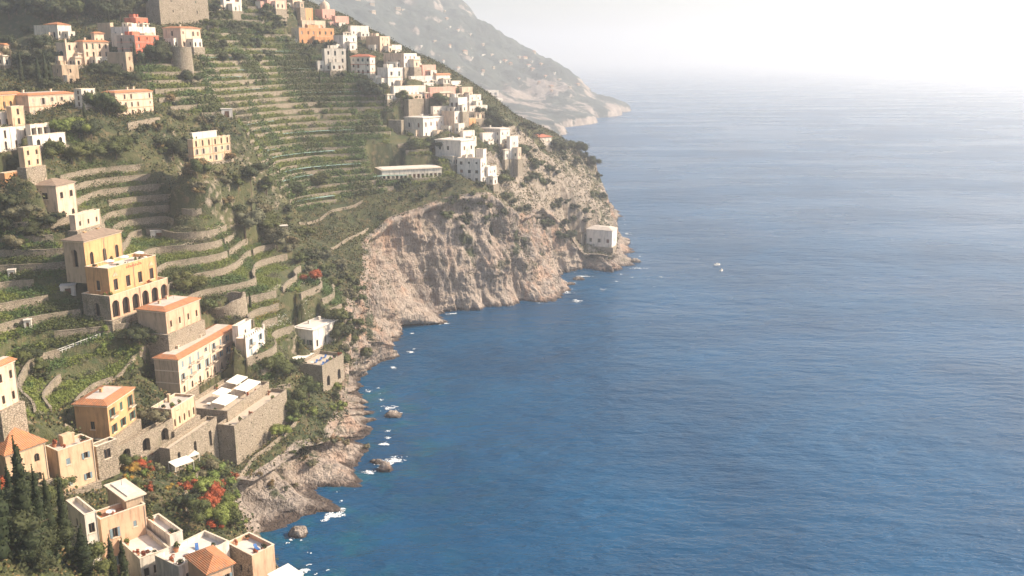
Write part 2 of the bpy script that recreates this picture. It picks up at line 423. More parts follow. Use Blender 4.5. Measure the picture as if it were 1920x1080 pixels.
B('tower_house', 'square cream tower house with paired windows and brown hip roof', 104, 348, 414, 45, 36, 285, 9, 'cream', 'lowhip', rows(2, 2, 1.5, 2.0, (0,)), rows(2, 1, 1.9, 2.0, (0,)), group=G_NR)
B('outbuilding', 'small cream outbuilding at the foot of the square tower house', 140, 404, 432, 6, 47, 276, 12, 'cream', 'flat', rows(1, 3, .9, 1.5), None, group=G_NR)
B('house', 'narrow grey white house at the right end of the long cream hotel', 152, 167, 201, 14, 26, 338, 18, 'white2', 'flat', rows(3, 2, .9, 1.5), rows(3, 1, .9, 1.5), group=G_NR)
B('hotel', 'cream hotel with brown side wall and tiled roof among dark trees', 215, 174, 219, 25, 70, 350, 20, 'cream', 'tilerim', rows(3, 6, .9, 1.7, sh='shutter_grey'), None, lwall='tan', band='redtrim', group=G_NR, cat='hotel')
B('hotel', 'three storey apricot hotel with white roof terrace above the garden gully', 361, 262, 308, 10, 70, 328, 22, 'paleyellow', 'flat', rows(3, 6, .9, 1.9, (2,), sh='shutter_grey'), None, band='redtrim', penthouse=1, bank=1, group=G_NR, cat='hotel')
# --- the tiered villa
V = B('villa', 'golden yellow villa in three stepped tiers with an arcade at its foot', 205, 556, 600, 52, 109, 250, 20, 'peach', 'terrace', rows(1, 6, 2.7, 4.4, (0,), rec=.7), rows(1, 1, 2.0, 3.6, (0,), rec=.8), lwall='stone', cat='villa')
B('villa', None, 202, 504, 558, 43, 90, 253, 20, 'yellow', 'terrace', rows(1, 4, 1.6, 3.2), rows(1, 1, 1.3, 2.8), lwall='ochre', g=0, of=V, sign=1)  # ochre side is the yellow wall with its shade painted in
B('villa', None, 156, 452, 506, 39, 71, 258, 15, 'yellow', 'lowhip', rows(1, 3, 1.5, 3.6, (0,), sh='white'), rows(1, 1, 1.9, 4.6, (0,), rec=1.0), lwall='tan', g=0, of=V)  # tan side wall has its shade put into the colour
B('house', 'small flat roofed house with orange tile rim below the golden villa', 310, 584, 626, 54, 64, 250, 18, 'peach', 'tilerim', rows(1, 4, .8, 1.9), None, lwall='tan', group=G_NR)
# --- hotel
HT = B('hotel', 'long cream hotel with orange tile rim and sunlit terraces over the cliff', 333, 674, 742, 45, 111, 244, 12, 'cream', 'tilerim', rows(3, 8, 1.0, 1.8, (0,), sh='shutter_blue'), None, lwall='tan', band='trim', balcony=1, cat='hotel')  # tan ends here and on the white tower carry painted shade
B('hotel', None, 460, 636, 712, 18, 36, 264, 14, 'white', 'battle', rows(4, 2, 1.1, 1.9, (0,), sh='shutter_blue'), None, g=0, of=HT, lwall='tan', balcony=1)
B('hotel', None, 446, 612, 640, 8, 25, 268, 14, 'white', 'flat', rows(1, 1, .8, 1.6), None, g=0, of=HT)
B('retaining_terrace', 'pale walled terrace carrying the white awnings of the cliff hotel', 426, 771, 806, 34, 78, 236, 13, 'palestone', 'pave', rows(1, 4, .5, .9), None, cat='terrace', ml=14)
B('retaining_terrace', 'big rough stone bastion terrace under the awnings of the cliff hotel', 439, 799, 872, 31, 98, 231, 15, 'palestone', 'pave', rows(3, 5, .3, .4), None, lwall='stone', cat='terrace')
B('house', 'small pale yellow annexe with roof terrace at the foot of the cliff hotel', 321, 768, 806, 38, 44, 222, 14, 'paleyellow', 'flat', rows(1, 5, .7, 1.8, (0,)), None, group=G_NR)
B('retaining_wall', 'stone wall with one tall niche descending from the cliff hotel', 318, 842, 893, 20, 88, 212, 14, 'palestone', 'pave', rows(1, 3, 1.2, 4.0, (0,), rec=.6), None, lwall='stone', cat='wall')
B('house', 'small white house above the pool terrace near the cliff edge', 586, 620, 657, 36, 45, 300, 24, 'white', 'overflat', rows(1, 3, 1.0, 2.2, (0,)), rows(1, 3, 1.0, 1.8, sh='shutter_green'), group=G_NR)
B('ruined_tower', 'round roofless ruined stone tower above the cliff hotel', 415, 560, 598, 18, 34, 281, 16, 'palestone', 'ruin', None, None, cat='ruin', bastion=2)
B('pool_terrace', 'rounded stone sun terrace with blue loungers on the cliff edge', 604, 686, 734, 46, 40, 285, 20, 'palestone', 'pave', rows(1, 2, 1.9, 3.2, (0,), rec=.5), None, cat='terrace')
# --- lower left
B('house', 'cream house cut by the left edge with dark windows above the orange roof', -12, 690, 770, 20, 38, 178, 12, 'cream', 'tilerim', rows(2, 2, .8, 1.8), None, group=G_NR)
B('house', 'cream house with large orange tiled hip roof in the lower left', 9, 853, 925, 40, 75, 174, 33, 'paleyellow', 'hip', rows(2, 2, 1.1, 1.6, (0, 1)), rows(2, 1, 1.1, 1.6), group=G_NR, rh=3.6)
B('house', 'yellow house with orange tile rim and grey roof on the near slope', 200, 760, 822, 62, 50, 205, 7, 'yellow', 'tilerim', rows(2, 3, 1.2, 2.0, sh='shutter_green'), rows(1, 1, 1.1, 2.0), lwall='ochre', group=G_NR, balcony=1)  # ochre left face: same yellow wall, shade put into the colour
B('house', 'plain cream house with flat roof and grey window in the lower left', 108, 846, 925, 22, 66, 182, 36, 'paleyellow', 'flat', rows(2, 2, .9, 1.4, sh='shutter_blue'), None, lwall='tan', group=G_NR)
B('shed', 'flat roofed stone shed beside the plain cream house', 180, 838, 872, 12, 38, 190, 32, 'palestone', 'flat', rows(1, 1, 1.6, 2.2), None, g=0, cat='shed')
B('retaining_wall', 'high stone retaining wall with one big dark arch below the yellow house', 216, 842, 880, 8, 108, 203, 20, 'palestone', 'pave', rows(1, 3, 2.6, 3.2, (0,), rec=1.2), None, cat='wall')
NB = B('house', 'large tan house with orange roof terrace at the bottom left corner', 188, 974, 1130, 16, 84, 165, 44, 'peach', 'terrace', rows(3, 2, 1.0, 2.0, sh='shutter_blue'), rows(2, 1, 1.1, 2.0, (0,)), lwall='tan', cat='house', group=G_NR, roofmat='terracotta')
B('house', None, 158, 966, 1100, 34, 22, 160, 44, 'white2', 'terrace', rows(3, 1, 1.1, 2.0, (0, 1)), rows(3, 1, 1.0, 1.8, (0, 1)), g=0, of=NB)
B('house', None, 236, 938, 976, 36, 33, 170, 44, 'tan', 'overflat', None, None, g=0, of=NB)
B('roof_terrace', 'broad pale roof terrace right of the tan corner house', 262, 1048, 1140, 47, 56, 160, 46, 'white2', 'terrace', rows(2, 3, 1.0, 1.8), None, g=0, cat='terrace')
B('roof_terrace', 'white walled terrace with sunlit floor above the tiled pavilion', 335, 1063, 1150, 45, 94, 154, (430, 1014), 'white', 'terrace', rows(2, 3, 1.0, 1.8), None, cat='terrace', g=0)
B('pavilion', 'small peach pavilion with bright orange hip roof at the bottom edge', 389, 1074, 1150, 38, 47, 148, 46, 'peach', 'hip', rows(2, 2, .9, 1.5, sh='shutter_blue'), None, g=0, rh=1.5, cat='house', group=G_NR)
B('roof_terrace', 'sunken roof terrace with tiled parapet on the near cliff edge', 472, 1042, 1150, 47, 42, 160, 38, 'peach', 'terrace', None, rows(2, 3, .8, 1.4), cat='terrace', lwall='palestone')
B('roof_terrace', 'narrow bright white terrace beside the tan corner house', 318, 1004, 1100, 44, 24, 166, 44, 'white', 'terrace', None, None, g=0, cat='terrace')
# --- sunlit spur
B('house', 'small orange house below the domed church on the skyline', 571, 15, 38, 6, 15, 548, 36, 'orange', 'flat', None, None, group=G_WH)
B('church', 'pinkish church with pale dome on the skyline', 604, 17, 36, 14, 24, 556, 40, 'pink', 'dome', rows(1, 2, .9, 1.8, (0,)), None, cat='church')
B('house', 'long orange house with two rows of small windows and white side', 560, 52, 82, 14, 66, 520, 48, 'orange', 'flat', rows(2, 6, 1.1, 1.7, (0,)), rows(2, 1, 1, 1.6), lwall='white2', group=G_WH)
B('house', 'cream upper house behind the long orange house', 566, 38, 54, 18, 44, 534, 46, 'cream', 'flat', rows(1, 3, 1, 1.5), None, g=0, group=G_WH)
B('house', 'white cube house between the orange house and the dark hedge', 643, 66, 94, 18, 26, 520, 38, 'white', 'flat', rows(2, 2, 1.0, 1.9), rows(1, 1, 1, 1.6), group=G_WH)
B('house', 'stepped white house on the skyline right of the orange house', 657, 48, 68, 5, 34, 540, 45, 'white', 'flat', rows(1, 3, .8, 1.2), None, group=G_WH)
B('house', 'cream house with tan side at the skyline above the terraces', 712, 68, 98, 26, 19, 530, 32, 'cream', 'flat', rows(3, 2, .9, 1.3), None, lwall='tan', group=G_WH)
B('house', 'grey shaded house with tall windows left of the narrow cypress', 608, 91, 132, 5, 40, 500, 62, 'white2', 'flat', rows(3, 3, 1.0, 1.8, (1,)), None, group=G_WH)
B('house', 'narrow tall house with red hip roof and red top band', 693, 106, 150, 36, 10, 505, 20, 'white2', 'redhip', rows(3, 1, .9, 1.3), rows(4, 4, 1.3, 1.5), group=G_WH, band='redtile')
B('house', 'ochre and white house above the arched white mansion', 757, 100, 126, 38, 24, 510, 32, 'white', 'flat', rows(2, 3, .9, 1.3), rows(1, 2, 1.0, 1.8), lwall='cream', group=G_WH)
B('house', 'white mansion with two ground floor arches on the spur', 727, 127, 163, 20, 43, 500, 38, 'white', 'flat', rows(2, 3, 1.5, 1.9, (0,)), rows(1, 1, 1.2, 1.6), band='redtrim', group=G_WH)
B('house', 'low white wing right of the arched white mansion', 770, 143, 162, 4, 46, 508, 42, 'white', 'flat', rows(1, 4, .9, 1.3), None, g=0, group=G_WH)
B('house', 'long low white house with a row of small windows under the mansion', 738, 162, 186, 6, 60, 492, 42, 'white', 'flat', rows(1, 8, .8, 1.4), None, group=G_WH)
B('house', 'small terracotta coloured house on the skyline above the white wing', 792, 122, 142, 8, 25, 520, 38, 'pink', 'flat', rows(1, 2, .8, 1.2), None, group=G_WH)
B('house', 'small stepped white house at the skyline right of the terracotta house', 818, 140, 157, 4, 26, 520, 40, 'white2', 'tilerim', rows(1, 3, .8, 1.1), None, group=G_WH)
B('house', 'pale pink house with bougainvillea terrace on the spur', 806, 164, 184, 4, 48, 505, 44, 'pink', 'flat', rows(1, 4, 1.0, 1.4, (0,)), None, group=G_WH)
B('house', 'open white belvedere with dark square openings on the spur', 859, 183, 209, 17, 17, 497, 34, 'white', 'flat', rows(1, 1, 1.2, 2.0), rows(1, 2, 2.0, 3.2, rec=1.2), group=G_WH)
B('house', 'stepped white house at the right end of the skyline', 880, 199, 222, 4, 34, 510, 42, 'white', 'flat', rows(2, 3, .8, 1.2), None, group=G_WH)
B('house', 'big white cube house with shaded grey side over the terraces', 793, 222, 260, 35, 40, 482, 34, 'white', 'overflat', rows(2, 4, 1.0, 1.8), rows(2, 2, 1.4, 2.0, (0, 1)), lwall='white2', group=G_WH)
B('house', 'ochre sided white house behind the big white cube house', 852, 209, 250, 24, 24, 492, 34, 'white', 'flat', rows(2, 3, .8, 1.5), None, lwall='cream', group=G_WH)
B('house', 'small orange brick house left of the right hand trees', 880, 222, 236, 4, 12, 500, 34, 'orange', 'flat', None, None, group=G_WH, g=0)
B('house', 'pale white palazzo with dark arched door over the arcade', 864, 265, 310, 48, 26, 470, 32, 'white', 'overflat', rows(2, 2, 1.4, 2.0), rows(2, 3, 1.5, 2.0, (0,)), group=G_WH)
B('house', 'tall white house with balconies at the cliff top below the palazzo', 901, 298, 344, 44, 8, 462, 22, 'white', 'flat', rows(3, 1, .8, 1.4), rows(3, 3, 1.6, 1.6), group=G_WH, balcony=1)
B('house', 'white upper block behind the balconied cliff top house', 906, 280, 315, 14, 6, 470, 25, 'white', 'flat', rows(2, 1, .7, 1.2), None, g=0, group=G_WH)
B('house', 'lowest small white house at the cliff top right of the balconies', 915, 313, 345, 12, 16, 466, 34, 'white', 'flat', rows(2, 2, .9, 1.4), rows(2, 1, .9, 1.4), group=G_WH)
B('house', 'white house with pediment windows on the right end of the spur', 938, 243, 270, 38, 18, 500, 34, 'white', 'overflat', rows(2, 2, .9, 1.4), rows(2, 4, .9, 1.4), group=G_WH)
B('house', 'narrow white house hanging over the rock at the right end of the spur', 956, 256, 298, 6, 16, 494, 40, 'white', 'flat', rows(2, 1, .8, 1.4), None, group=G_WH)
B('house', 'small white house tucked behind the pale pink house', 846, 152, 168, 5, 18, 524, 42, 'white', 'flat', rows(1, 2, .8, 1.2), None, g=0, group=G_WH)
B('house', 'small cream house right of the pale pink house at the skyline', 866, 164, 182, 5, 20, 520, 42, 'cream', 'flat', rows(1, 2, .8, 1.2), None, g=0, group=G_WH)
B('house', 'white house just above the open belvedere', 880, 178, 200, 8, 22, 516, 40, 'white', 'flat', rows(2, 2, .8, 1.1), None, g=0, group=G_WH)
B('house', 'low white terrace house left of the open belvedere', 812, 200, 214, 4, 30, 494, 46, 'white2', 'flat', rows(1, 5, .8, 1.1), None, group=G_WH)
B('house', 'tiny white house under the ochre sided white house', 868, 246, 264, 4, 22, 486, 40, 'white', 'flat', rows(1, 2, .9, 1.3), None, g=0, group=G_WH)
B('house', 'white house behind the cream house with tan side', 735, 84, 104, 6, 18, 536, 38, 'white', 'flat', rows(1, 2, .8, 1.2), None, g=0, group=G_WH)
B('house', 'small white house left of the terracotta coloured skyline house', 768, 106, 128, 6, 20, 524, 40, 'white', 'flat', rows(1, 2, .8, 1.2), None, g=0, group=G_WH)
B('house', 'low white house between the narrow red roofed house and the mansion', 704, 142, 158, 6, 20, 500, 40, 'white2', 'flat', rows(1, 2, .8, 1.2), None, g=0, group=G_WH)
B('house', 'white terrace block under the pediment windowed house', 905, 250, 272, 6, 24, 494, 42, 'white', 'flat', rows(1, 3, .9, 1.2), None, g=0, group=G_WH)
B('house', 'pale house at the top edge left of the small orange house', 548, -8, 14, 10, 18, 545, 38, 'cream', 'flat', rows(1, 2, .9, 1.3), None, group=G_UP)
B('house', 'pale stone house on the skyline right of the domed church', 628, 30, 50, 6, 26, 552, 42, 'pink', 'flat', rows(1, 2, .9, 1.5, (0,)), None, group=G_WH)
B('house', 'shaded cream house behind the umbrella pine at the left edge', -14, 84, 122, 6, 30, 402, 20, 'cream', 'tilerim', rows(2, 2, .9, 1.5), None, group=G_UP)
B('stone_hut', 'windowless stone hut beside the big white cube house', 752, 226, 252, 24, 5, 480, 25, 'stone', 'flat', None, None, cat='hut')
B('pergola_arcade', 'long low white arcade with many openings at the cliff top', 716, 320, 341, 12, 112, 448, 68, 'white2', 'overflat', rows(1, 14, 1.4, 1.9, rec=.8), None, cat='arcade')
B('house', 'orange tiled house among pines at the far right of the spur', 1004, 258, 272, 18, 30, 560, 50, 'white2', 'redhip', rows(1, 3, 1.2, 1.5), None, rh=1.6, group=G_WH)
B('house', 'lone white house on the rock ledge above the sea', 1148, 433, 464, 48, 9, 530, 22, 'white', 'hipflat', rows(1, 1, 1, 1.8), rows(1, 3, 1.6, 2.2), group='houses by the water')
B('garden_wall', 'ruined garden wall left of the lone white house on the ledge', 1090, 440, 462, 30, 6, 533, 20, 'palestone', 'ruin', None, rows(1, 2, 2.0, 2.4, rec=.5), cat='wall', ml=9)

# ------------------------------------------------------------------ terrain control
TP = []
def tp(px, py, Y): TP.append(U(px, py, Y))
for b in BL:
    if b['g']: TP.append(b['C'])
for q in [  # near slope, left edge
    (0,606,240),(0,540,256),(0,500,264),(0,430,283),(0,385,296),(0,150,395),(0,100,425),(0,50,450),(0,0,470),(0,-60,490),
    (120,20,450),(200,20,460),(130,-40,490),(300,60,450),(60,660,236),(100,760,214),(80,720,220),(290,658,250),(200,700,238),
    (150,560,262),(60,560,252),(300,500,296),(240,430,318),(300,440,325),(400,440,352),(430,430,364),(330,400,330),(200,370,318),(260,340,328),
    (330,350,335),(420,360,358),(490,600,276),(600,530,324),(540,560,300),(480,520,316),(560,490,345),(450,480,330),(380,540,292),(440,560,290),
    (500,400,385),(450,330,370),(470,250,392),(400,200,405),(300,200,372),(300,250,355),(250,250,345),(620,470,375),(560,430,382),
    (640,390,418),(560,400,402),(700,370,430),(540,340,410),(600,340,428),(600,290,447),(500,290,422),(700,300,452),(760,330,450),(780,280,474),
    (440,170,430),(500,200,450),(600,200,478),(700,210,486),(720,240,476),(450,110,455),(520,130,484),(600,140,500),(400,60,476),(480,60,505),(540,80,512),
    (540,10,545),(450,0,520),(690,150,500),(640,30,556),(690,62,556),(740,90,546),(800,118,536),(860,160,525),(910,196,520),
    (830,300,470),(930,230,512),(960,235,530),(1000,245,556),(1040,262,574),(1075,275,592),(1105,300,602),(1000,290,530),(1040,310,540),(1080,340,550),(1120,360,575),
    (960,320,500),(1000,350,512),(940,360,480),(1040,390,525),(1100,400,545),(1140,420,550),
    (520,740,262),(480,850,236),(440,880,230),(560,780,262),(600,750,276),(560,700,285),(520,640,290),(640,600,318),(650,560,338),
    (400,900,215),(360,920,205),(420,960,200),(300,890,203),(330,960,185),(30,760,188),(130,820,197),
    (50,1000,140),(120,1060,142),(20,940,150),(220,1090,152),(420,1080,158),(500,1080,160),(60,1100,130),
    (660,450,392),(690,420,420)]: tp(*q)
# hidden ground behind the ridge and out of frame
TP += [(-60, 620, 110), (-20, 600, 92), (20, 640, 60), (60, 660, 42), (-120, 650, 130), (-200, 640, 165), (-40, 720, 60), (-150, 740, 100), (30, 720, 30),
       (-230, 470, 165), (-250, 380, 150), (-220, 300, 120), (-190, 250, 95), (-170, 200, 75), (-150, 150, 68), (-120, 110, 60), (-80, 105, 48), (-260, 560, 190), (-150, 560, 165), (-180,520,170),(-60,110,38)]
TP = np.array(TP)
def rbf_fit(P, cst=8.0, lam=1.5):
    n = len(P); S = 100.0
    d = np.hypot(P[:, None, 0]-P[None, :, 0], P[:, None, 1]-P[None, :, 1])
    A = -np.sqrt(d*d + cst*cst) / S - 0 * d
    A[np.diag_indices(n)] += -0 + lam / S
    Q = np.c_[np.ones(n), P[:, 0]/S, P[:, 1]/S]
    K = np.zeros((n+3, n+3)); K[:n, :n] = A; K[:n, n:] = Q; K[n:, :n] = Q.T
    w = np.linalg.solve(K, np.r_[P[:, 2], 0, 0, 0])
    def ev(x, y):
        x = np.asarray(x, float); y = np.asarray(y, float)
        r = w[n] + w[n+1]*x/S + w[n+2]*y/S
        for q in range(n):
            r = r - w[q] * np.sqrt((x-P[q, 0])**2 + (y-P[q, 1])**2 + cst*cst) / S
        return r
    return ev
base_z = rbf_fit(TP)
# --- cliff control: waterline and cliff top pairs
CO, CT, CA = [], [], []
def cl(coast, top, apron=0.35):
    CO.append(UZ(*coast, 0)[:2] if coast[0] > -900 else coast[1:]); CT.append(U(*top)[:2] if len(top) == 3 else top); CA.append(apron)
cl((-999, -16, 60), (-38, 60)); cl((-999, -24, 110), (-42, 110)); cl((-999, -30, 145), (-41, 145)); cl((-999, -36, 168), (-44, 168))
cl((575,1050), (530,1040,172)); cl((545,1008), (445,912,218), .1); cl((600,978), (480,872,228), .15); cl((642,945), (522,842,236), .25); cl((624,920), (546,822,242), .02)
cl((682,912), (566,806,248), .15); cl((700,868), (604,790,256), .15); cl((720,826), (624,770,264), .12); cl((712,765), (640,745,276), .12)
cl((700,712), (650,698,292), .15); cl((735,690), (655,640,308), .15); cl((768,655), (660,600,322), .2); cl((772,616), (666,560,340), .2)
cl((800,609), (690,490,368), .4); cl((835,606), (690,430,398), .35); cl((836,587), (712,396,416), .3); cl((860,586), (760,374,427), .25); cl((900,585), (830,364,440), .2)
cl((945,577), (890,366,450), .15); cl((985,567), (925,374,458), .15); cl((1040,571), (965,392,468), .3); cl((1078,558), (1000,418,482), .45); cl((1055,517), (1018,440,506), .3)
cl((1110,508), (1064,462,524), .25); cl((1168,512), (1152,466,526), .2); cl((1196,486), (1160,436,552), .4); cl((1172,440), (1128,360,592), .35); cl((1163,395), (1108,304,618), .3)
cl((-999, 70, 760), (30, 690)); cl((-999, 0, 800), (-20, 740)); cl((-999, -100, 820), (-100, 760)); cl((-999, -240, 830), (-230, 770))
CO, CT, CA = np.array(CO), np.array(CT), np.array(CA)
def catmull(P, t):
    n = len(P); i = np.clip(np.floor(t).astype(int), 0, n-2); u = (t - i)[:, None]
    p0 = P[np.clip(i-1, 0, n-1)]; p1 = P[i]; p2 = P[i+1]; p3 = P[np.clip(i+2, 0, n-1)]
    m1 = (p2-p0)*0.4; m2 = (p3-p1)*0.4
    return (2*u**3-3*u**2+1)*p1 + (u**3-2*u**2+u)*m1 + (-2*u**3+3*u**2)*p2 + (u**3-u**2)*m2
segl = np.hypot(*(np.diff(CO, axis=0).T)); segt = np.hypot(*(np.diff(CT, axis=0).T)); seg = np.maximum(segl, segt)
tt = []
for q in range(len(seg)):
    step = 0.62 if 3 <= q <= 31 else 2.5
    k = max(2, int(seg[q]/step)); tt.append(q + np.arange(k)/k)
tt = np.concatenate(tt)
coastL = catmull(CO, tt); topL = catmull(CT, tt); apL = np.interp(tt, np.arange(len(CA)), CA)

# ------------------------------------------------------------------ terrain grid
GS = 0.9
gx = np.arange(-270, 120, GS); gy = np.arange(95, 770, GS)
GX, GY = np.meshgrid(gx, gy)
cx_ = np.arange(-270, 124, 3.6); cy_ = np.arange(95, 775, 3.6)
CXX, CYY = np.meshgrid(cx_, cy_)
ZC = base_z(CXX, CYY)
def bil(Z, x0, y0, s, x, y):
    u = np.clip((np.asarray(x, float)-x0)/s, 0, Z.shape[1]-1.001); v = np.clip((np.asarray(y, float)-y0)/s, 0, Z.shape[0]-1.001)
    i = u.astype(int); j = v.astype(int); u = u-i; v = v-j
    return Z[j, i]*(1-u)*(1-v) + Z[j, i+1]*u*(1-v) + Z[j+1, i]*(1-u)*v + Z[j+1, i+1]*u*v
ZS = bil(ZC, -270, 95, 3.6, GX, GY)       # smooth ground
for _ in range(3):
    ZS[1:-1, 1:-1] = (ZS[1:-1, 1:-1]*2 + ZS[:-2, 1:-1] + ZS[2:, 1:-1] + ZS[1:-1, :-2] + ZS[1:-1, 2:]) / 6
def inpoly(x, y, poly):
    r = np.zeros(np.shape(x), bool); n = len(poly)
    for q in range(n):
        (ax, ay), (bx, by) = poly[q], poly[(q+1) % n]
        if ay == by: continue
        r ^= ((ay > y) != (by > y)) & (x < (bx-ax)*(y-ay)/(by-ay) + ax)
    return r
def blur(m, k):
    for _ in range(k):
        p = np.pad(m, 1, mode='edge')
        m = (p[1:-1, 1:-1]*2 + p[:-2, 1:-1] + p[2:, 1:-1] + p[1:-1, :-2] + p[1:-1, 2:]) / 6
    return m
GPX, GPY = PR(GX, GY, ZS)
TERR = [  # terraced fields: outline, step, base level
    ([(-40,430),(150,300),(250,300),(330,380),(440,420),(560,480),(640,540),(640,640),(520,720),(330,660),(60,790),(-60,820)], 3.5, 1.0),
    ([(370,95),(560,80),(640,130),(720,165),(800,230),(860,330),(700,365),(560,400),(500,330),(440,220),(380,170)], 2.9, 0.5),
    ([(380,10),(545,10),(555,80),(380,90)], 3.6, 0.0),
    ([(230,100),(380,130),(420,230),(300,200)], 3.2, 0.3)]
LAY = []
for poly, dz, z0 in TERR:
    m = sstep(0.35, 0.75, blur((inpoly(GPX, GPY, poly)).astype(float), 6))
    LAY.append((m, dz, z0))
rough = fbm(GX/22, GY/22, 0.0, 5)*2.2 + ridged(GX/9, GY/9, 3.3, 3)*0.7
rz_ = blur(inpoly(GPX, GPY, [(940,270),(1060,262),(1130,290),(1200,400),(1180,480),(1000,470),(930,390)]).astype(float), 6)
ZT = ZS + rough*0.8 + rz_*(-ridged(GX/13, GY/13, 8.8, 4)*4.0 - ridged(GX/4.5, GY/4.5, 1.8, 3)*1.3)
cropA = np.zeros_like(ZS)
for m, dz, z0 in LAY:
    wob = ZS + fbm(GX/40, GY/40, 9.1, 2) * 0.45
    s = (wob - z0)/dz; k = np.floor(s); t = s-k
    ter = z0 + dz*(k + 0.50*t + 0.50*sstep(0.80, 1.0, t)) + (ZS-wob)*0.3
    ZT = ZT*(1-m) + ter*m
    cropA = np.maximum(cropA, m)
ZPRE = ZT.copy()
# building pads: small banks first, then clear ground round every building
def outside(b):
    ddx = GX-b['C'][0]; ddy = GY-b['C'][1]
    a = ddx*b['rr'][0]+ddy*b['rr'][1]; c = ddx*b['rl'][0]+ddy*b['rl'][1]
    return np.hypot(np.maximum(np.maximum(-a, a-b['WR']), 0), np.maximum(np.maximum(-c, c-b['WL']), 0)), a, c
for b in BL:
    if b.get('bank'):
        od, a, c = outside(b); ne = od < 7
        ZT[ne] = np.maximum(ZT[ne], b['C'][2] - .4 - .8*od[ne] - .06*od[ne]**2 + fbm(GX[ne]/4, GY[ne]/4, 1.1, 3)*.7)
for b in BL:
    od, a, c = outside(b)
    ne = (od < 4.2) & ((a < b['WR']+.5) if b['g'] else True) & (((c < b['WL']*.6) | (a < b['WR']*.5)) if b['g'] else (od < .9))
    ne = ne | (od < .6)
    ZT[ne] = np.minimum(ZT[ne], b['C'][2] - (0.2 if b['g'] else -0.4) + 1.1*np.maximum(od[ne]-1.6, 0))
cropA = cropA*(1-sstep(.3, .8, blur(np.abs(ZT-ZPRE), 2)))
def ground(x, y): return bil(ZT, -270, 95, GS, x, y)
land = np.vstack([topL, [(-300, 775), (-300, 55)]])
outw = np.gradient(topL, axis=0); nl = np.hypot(outw[:, 0], outw[:, 1])[:, None]; outw = outw/np.maximum(nl, 1e-6)
outw = np.c_[outw[:, 1], -outw[:, 0]]           # seaward normal (coast runs away from the camera)
k_ = np.ones(41)/41
outs = np.c_[np.convolve(np.pad(outw[:, 0], 20, mode='edge'), k_, 'valid'), np.convolve(np.pad(outw[:, 1], 20, mode='edge'), k_, 'valid')]
outs /= np.hypot(outs[:, 0], outs[:, 1])[:, None]
inland = topL - outs*0.8
mask = inpoly(GX, GY, np.vstack([inland, [(-300, 775), (-300, 55)]]))
gyy, gxx = np.gradient(ZS, GS)
slope = np.hypot(gxx, gyy)
rockA = sstep(1.1, 1.6, slope) * (1-cropA) * np.where(GPX < 700, .35, 1.0)
px2, py2 = GPX, GPY
rockA = np.maximum(rockA, (inpoly(px2, py2, [(940,300),(1130,260),(1200,400),(1180,480),(1000,470),(930,390)])*0.5))
idx = -np.ones(GX.shape, int); idx[mask] = np.arange(mask.sum())
q = np.stack([idx[:-1, :-1], idx[:-1, 1:], idx[1:, 1:], idx[1:, :-1]], -1).reshape(-1, 4)
q = q[(q >= 0).all(1)]
TV = np.c_[GX[mask], GY[mask], ZT[mask]]
terrain = mesh_obj('hillside_ground', TV, q, M['terrain'], smooth=True, attrs={'crop': cropA[mask], 'rock': rockA[mask]})
tag(terrain, 'steep terraced hillside dropping to the sea', kind='structure')

# ------------------------------------------------------------------ sea cliff
NR = 96
v = np.linspace(0, 1, NR)[:, None]
ztop = ground(topL[:, 0]-outs[:, 0]*1.0, topL[:, 1]-outs[:, 1]*1.0)[None, :]
ap = apL[None, :]
hprof = np.where(v < 0.22, ap*np.power(np.maximum(v, 0)/0.22, 0.9), ap + (1-ap)*np.power((np.maximum(v, .22)-0.22)/0.78, 1.15))
sarc = np.r_[0, np.cumsum(np.hypot(*np.diff(coastL, axis=0).T))][None, :]
lowc = sstep(42, 18, ztop)
ex = np.exp(np.clip(fbm(sarc/16, 0.5, 3.3, 2)*2.2, -1, 1)*0.85)
hprof = hprof*(1-lowc) + lowc*np.power(v, ex)
X = coastL[None, :, 0]*(1-hprof) + topL[None, :, 0]*hprof
Yc = coastL[None, :, 1]*(1-hprof) + topL[None, :, 1]*hprof
Z = v*ztop
amp = np.clip(ztop/26, .8, 1.05)
fade = sstep(1.0, 0.90, v)
def billow(x, y, z, o=3, g=.5): return -ridged(x, y, z, o, g)
d = billow(X/26, Yc/26, Z/80, 3)*5.5*amp + billow(X/9.5, Yc/9.5, Z/22+3, 3)*3.4*amp + billow(X/3.6, Yc/3.6, Z/6+5, 3)*1.1 + billow(X/4.2, Yc/4.2, Z/34+9, 3)*1.7*amp + billow(X/1.9, Yc/1.9, Z/2.6, 3)*0.75
led = fbm(X/14, Yc/14, Z/5, 3); d = d + np.round(led*4)/4*1.6*amp
d = d + billow(sarc/12, v*.6, 2.2, 2)*4.6*lowc + billow(sarc/5, v*1.0, 6.2, 3)*2.2*lowc
st_ = (Z + .22*X + .1*Yc + fbm(X/18, Yc/18, Z/18, 3)*5)/3.4; st_ = st_-np.floor(st_); d = d + np.power(st_, 2.5)*1.1*(0.4+fbm(X/20, Yc/20, 7.7, 2))
d = d - 0.9
def cave(px, py, Yd, r, dep, sz=1.3):
    global d
    c = U(px, py, Yd)
    rr = np.sqrt((X-c[0])**2 + (Yc-c[1])**2 + ((Z-c[2])/sz)**2)
    d = d - dep*np.exp(-(rr/r)**2)
cave(610, 880, 252, 6, 6); cave(650, 860, 258, 4, 4); cave(590, 960, 238, 3.5, 4); cave(730, 500, 400, 6, 5, 1.6); cave(800, 470, 440, 7, 5, 1.6)
cave(1000, 530, 448, 11, 6, .8); cave(930, 545, 440, 8, 4, .8); cave(945, 440, 456, 5, 7); cave(925, 465, 452, 4, 5); cave(870, 400, 446, 7, 5, .7); cave(690, 560, 372, 5, 4); cave(1120, 490, 520, 8, 3); cave(640, 800, 268, 4, 4); cave(570,900,246,4,3)
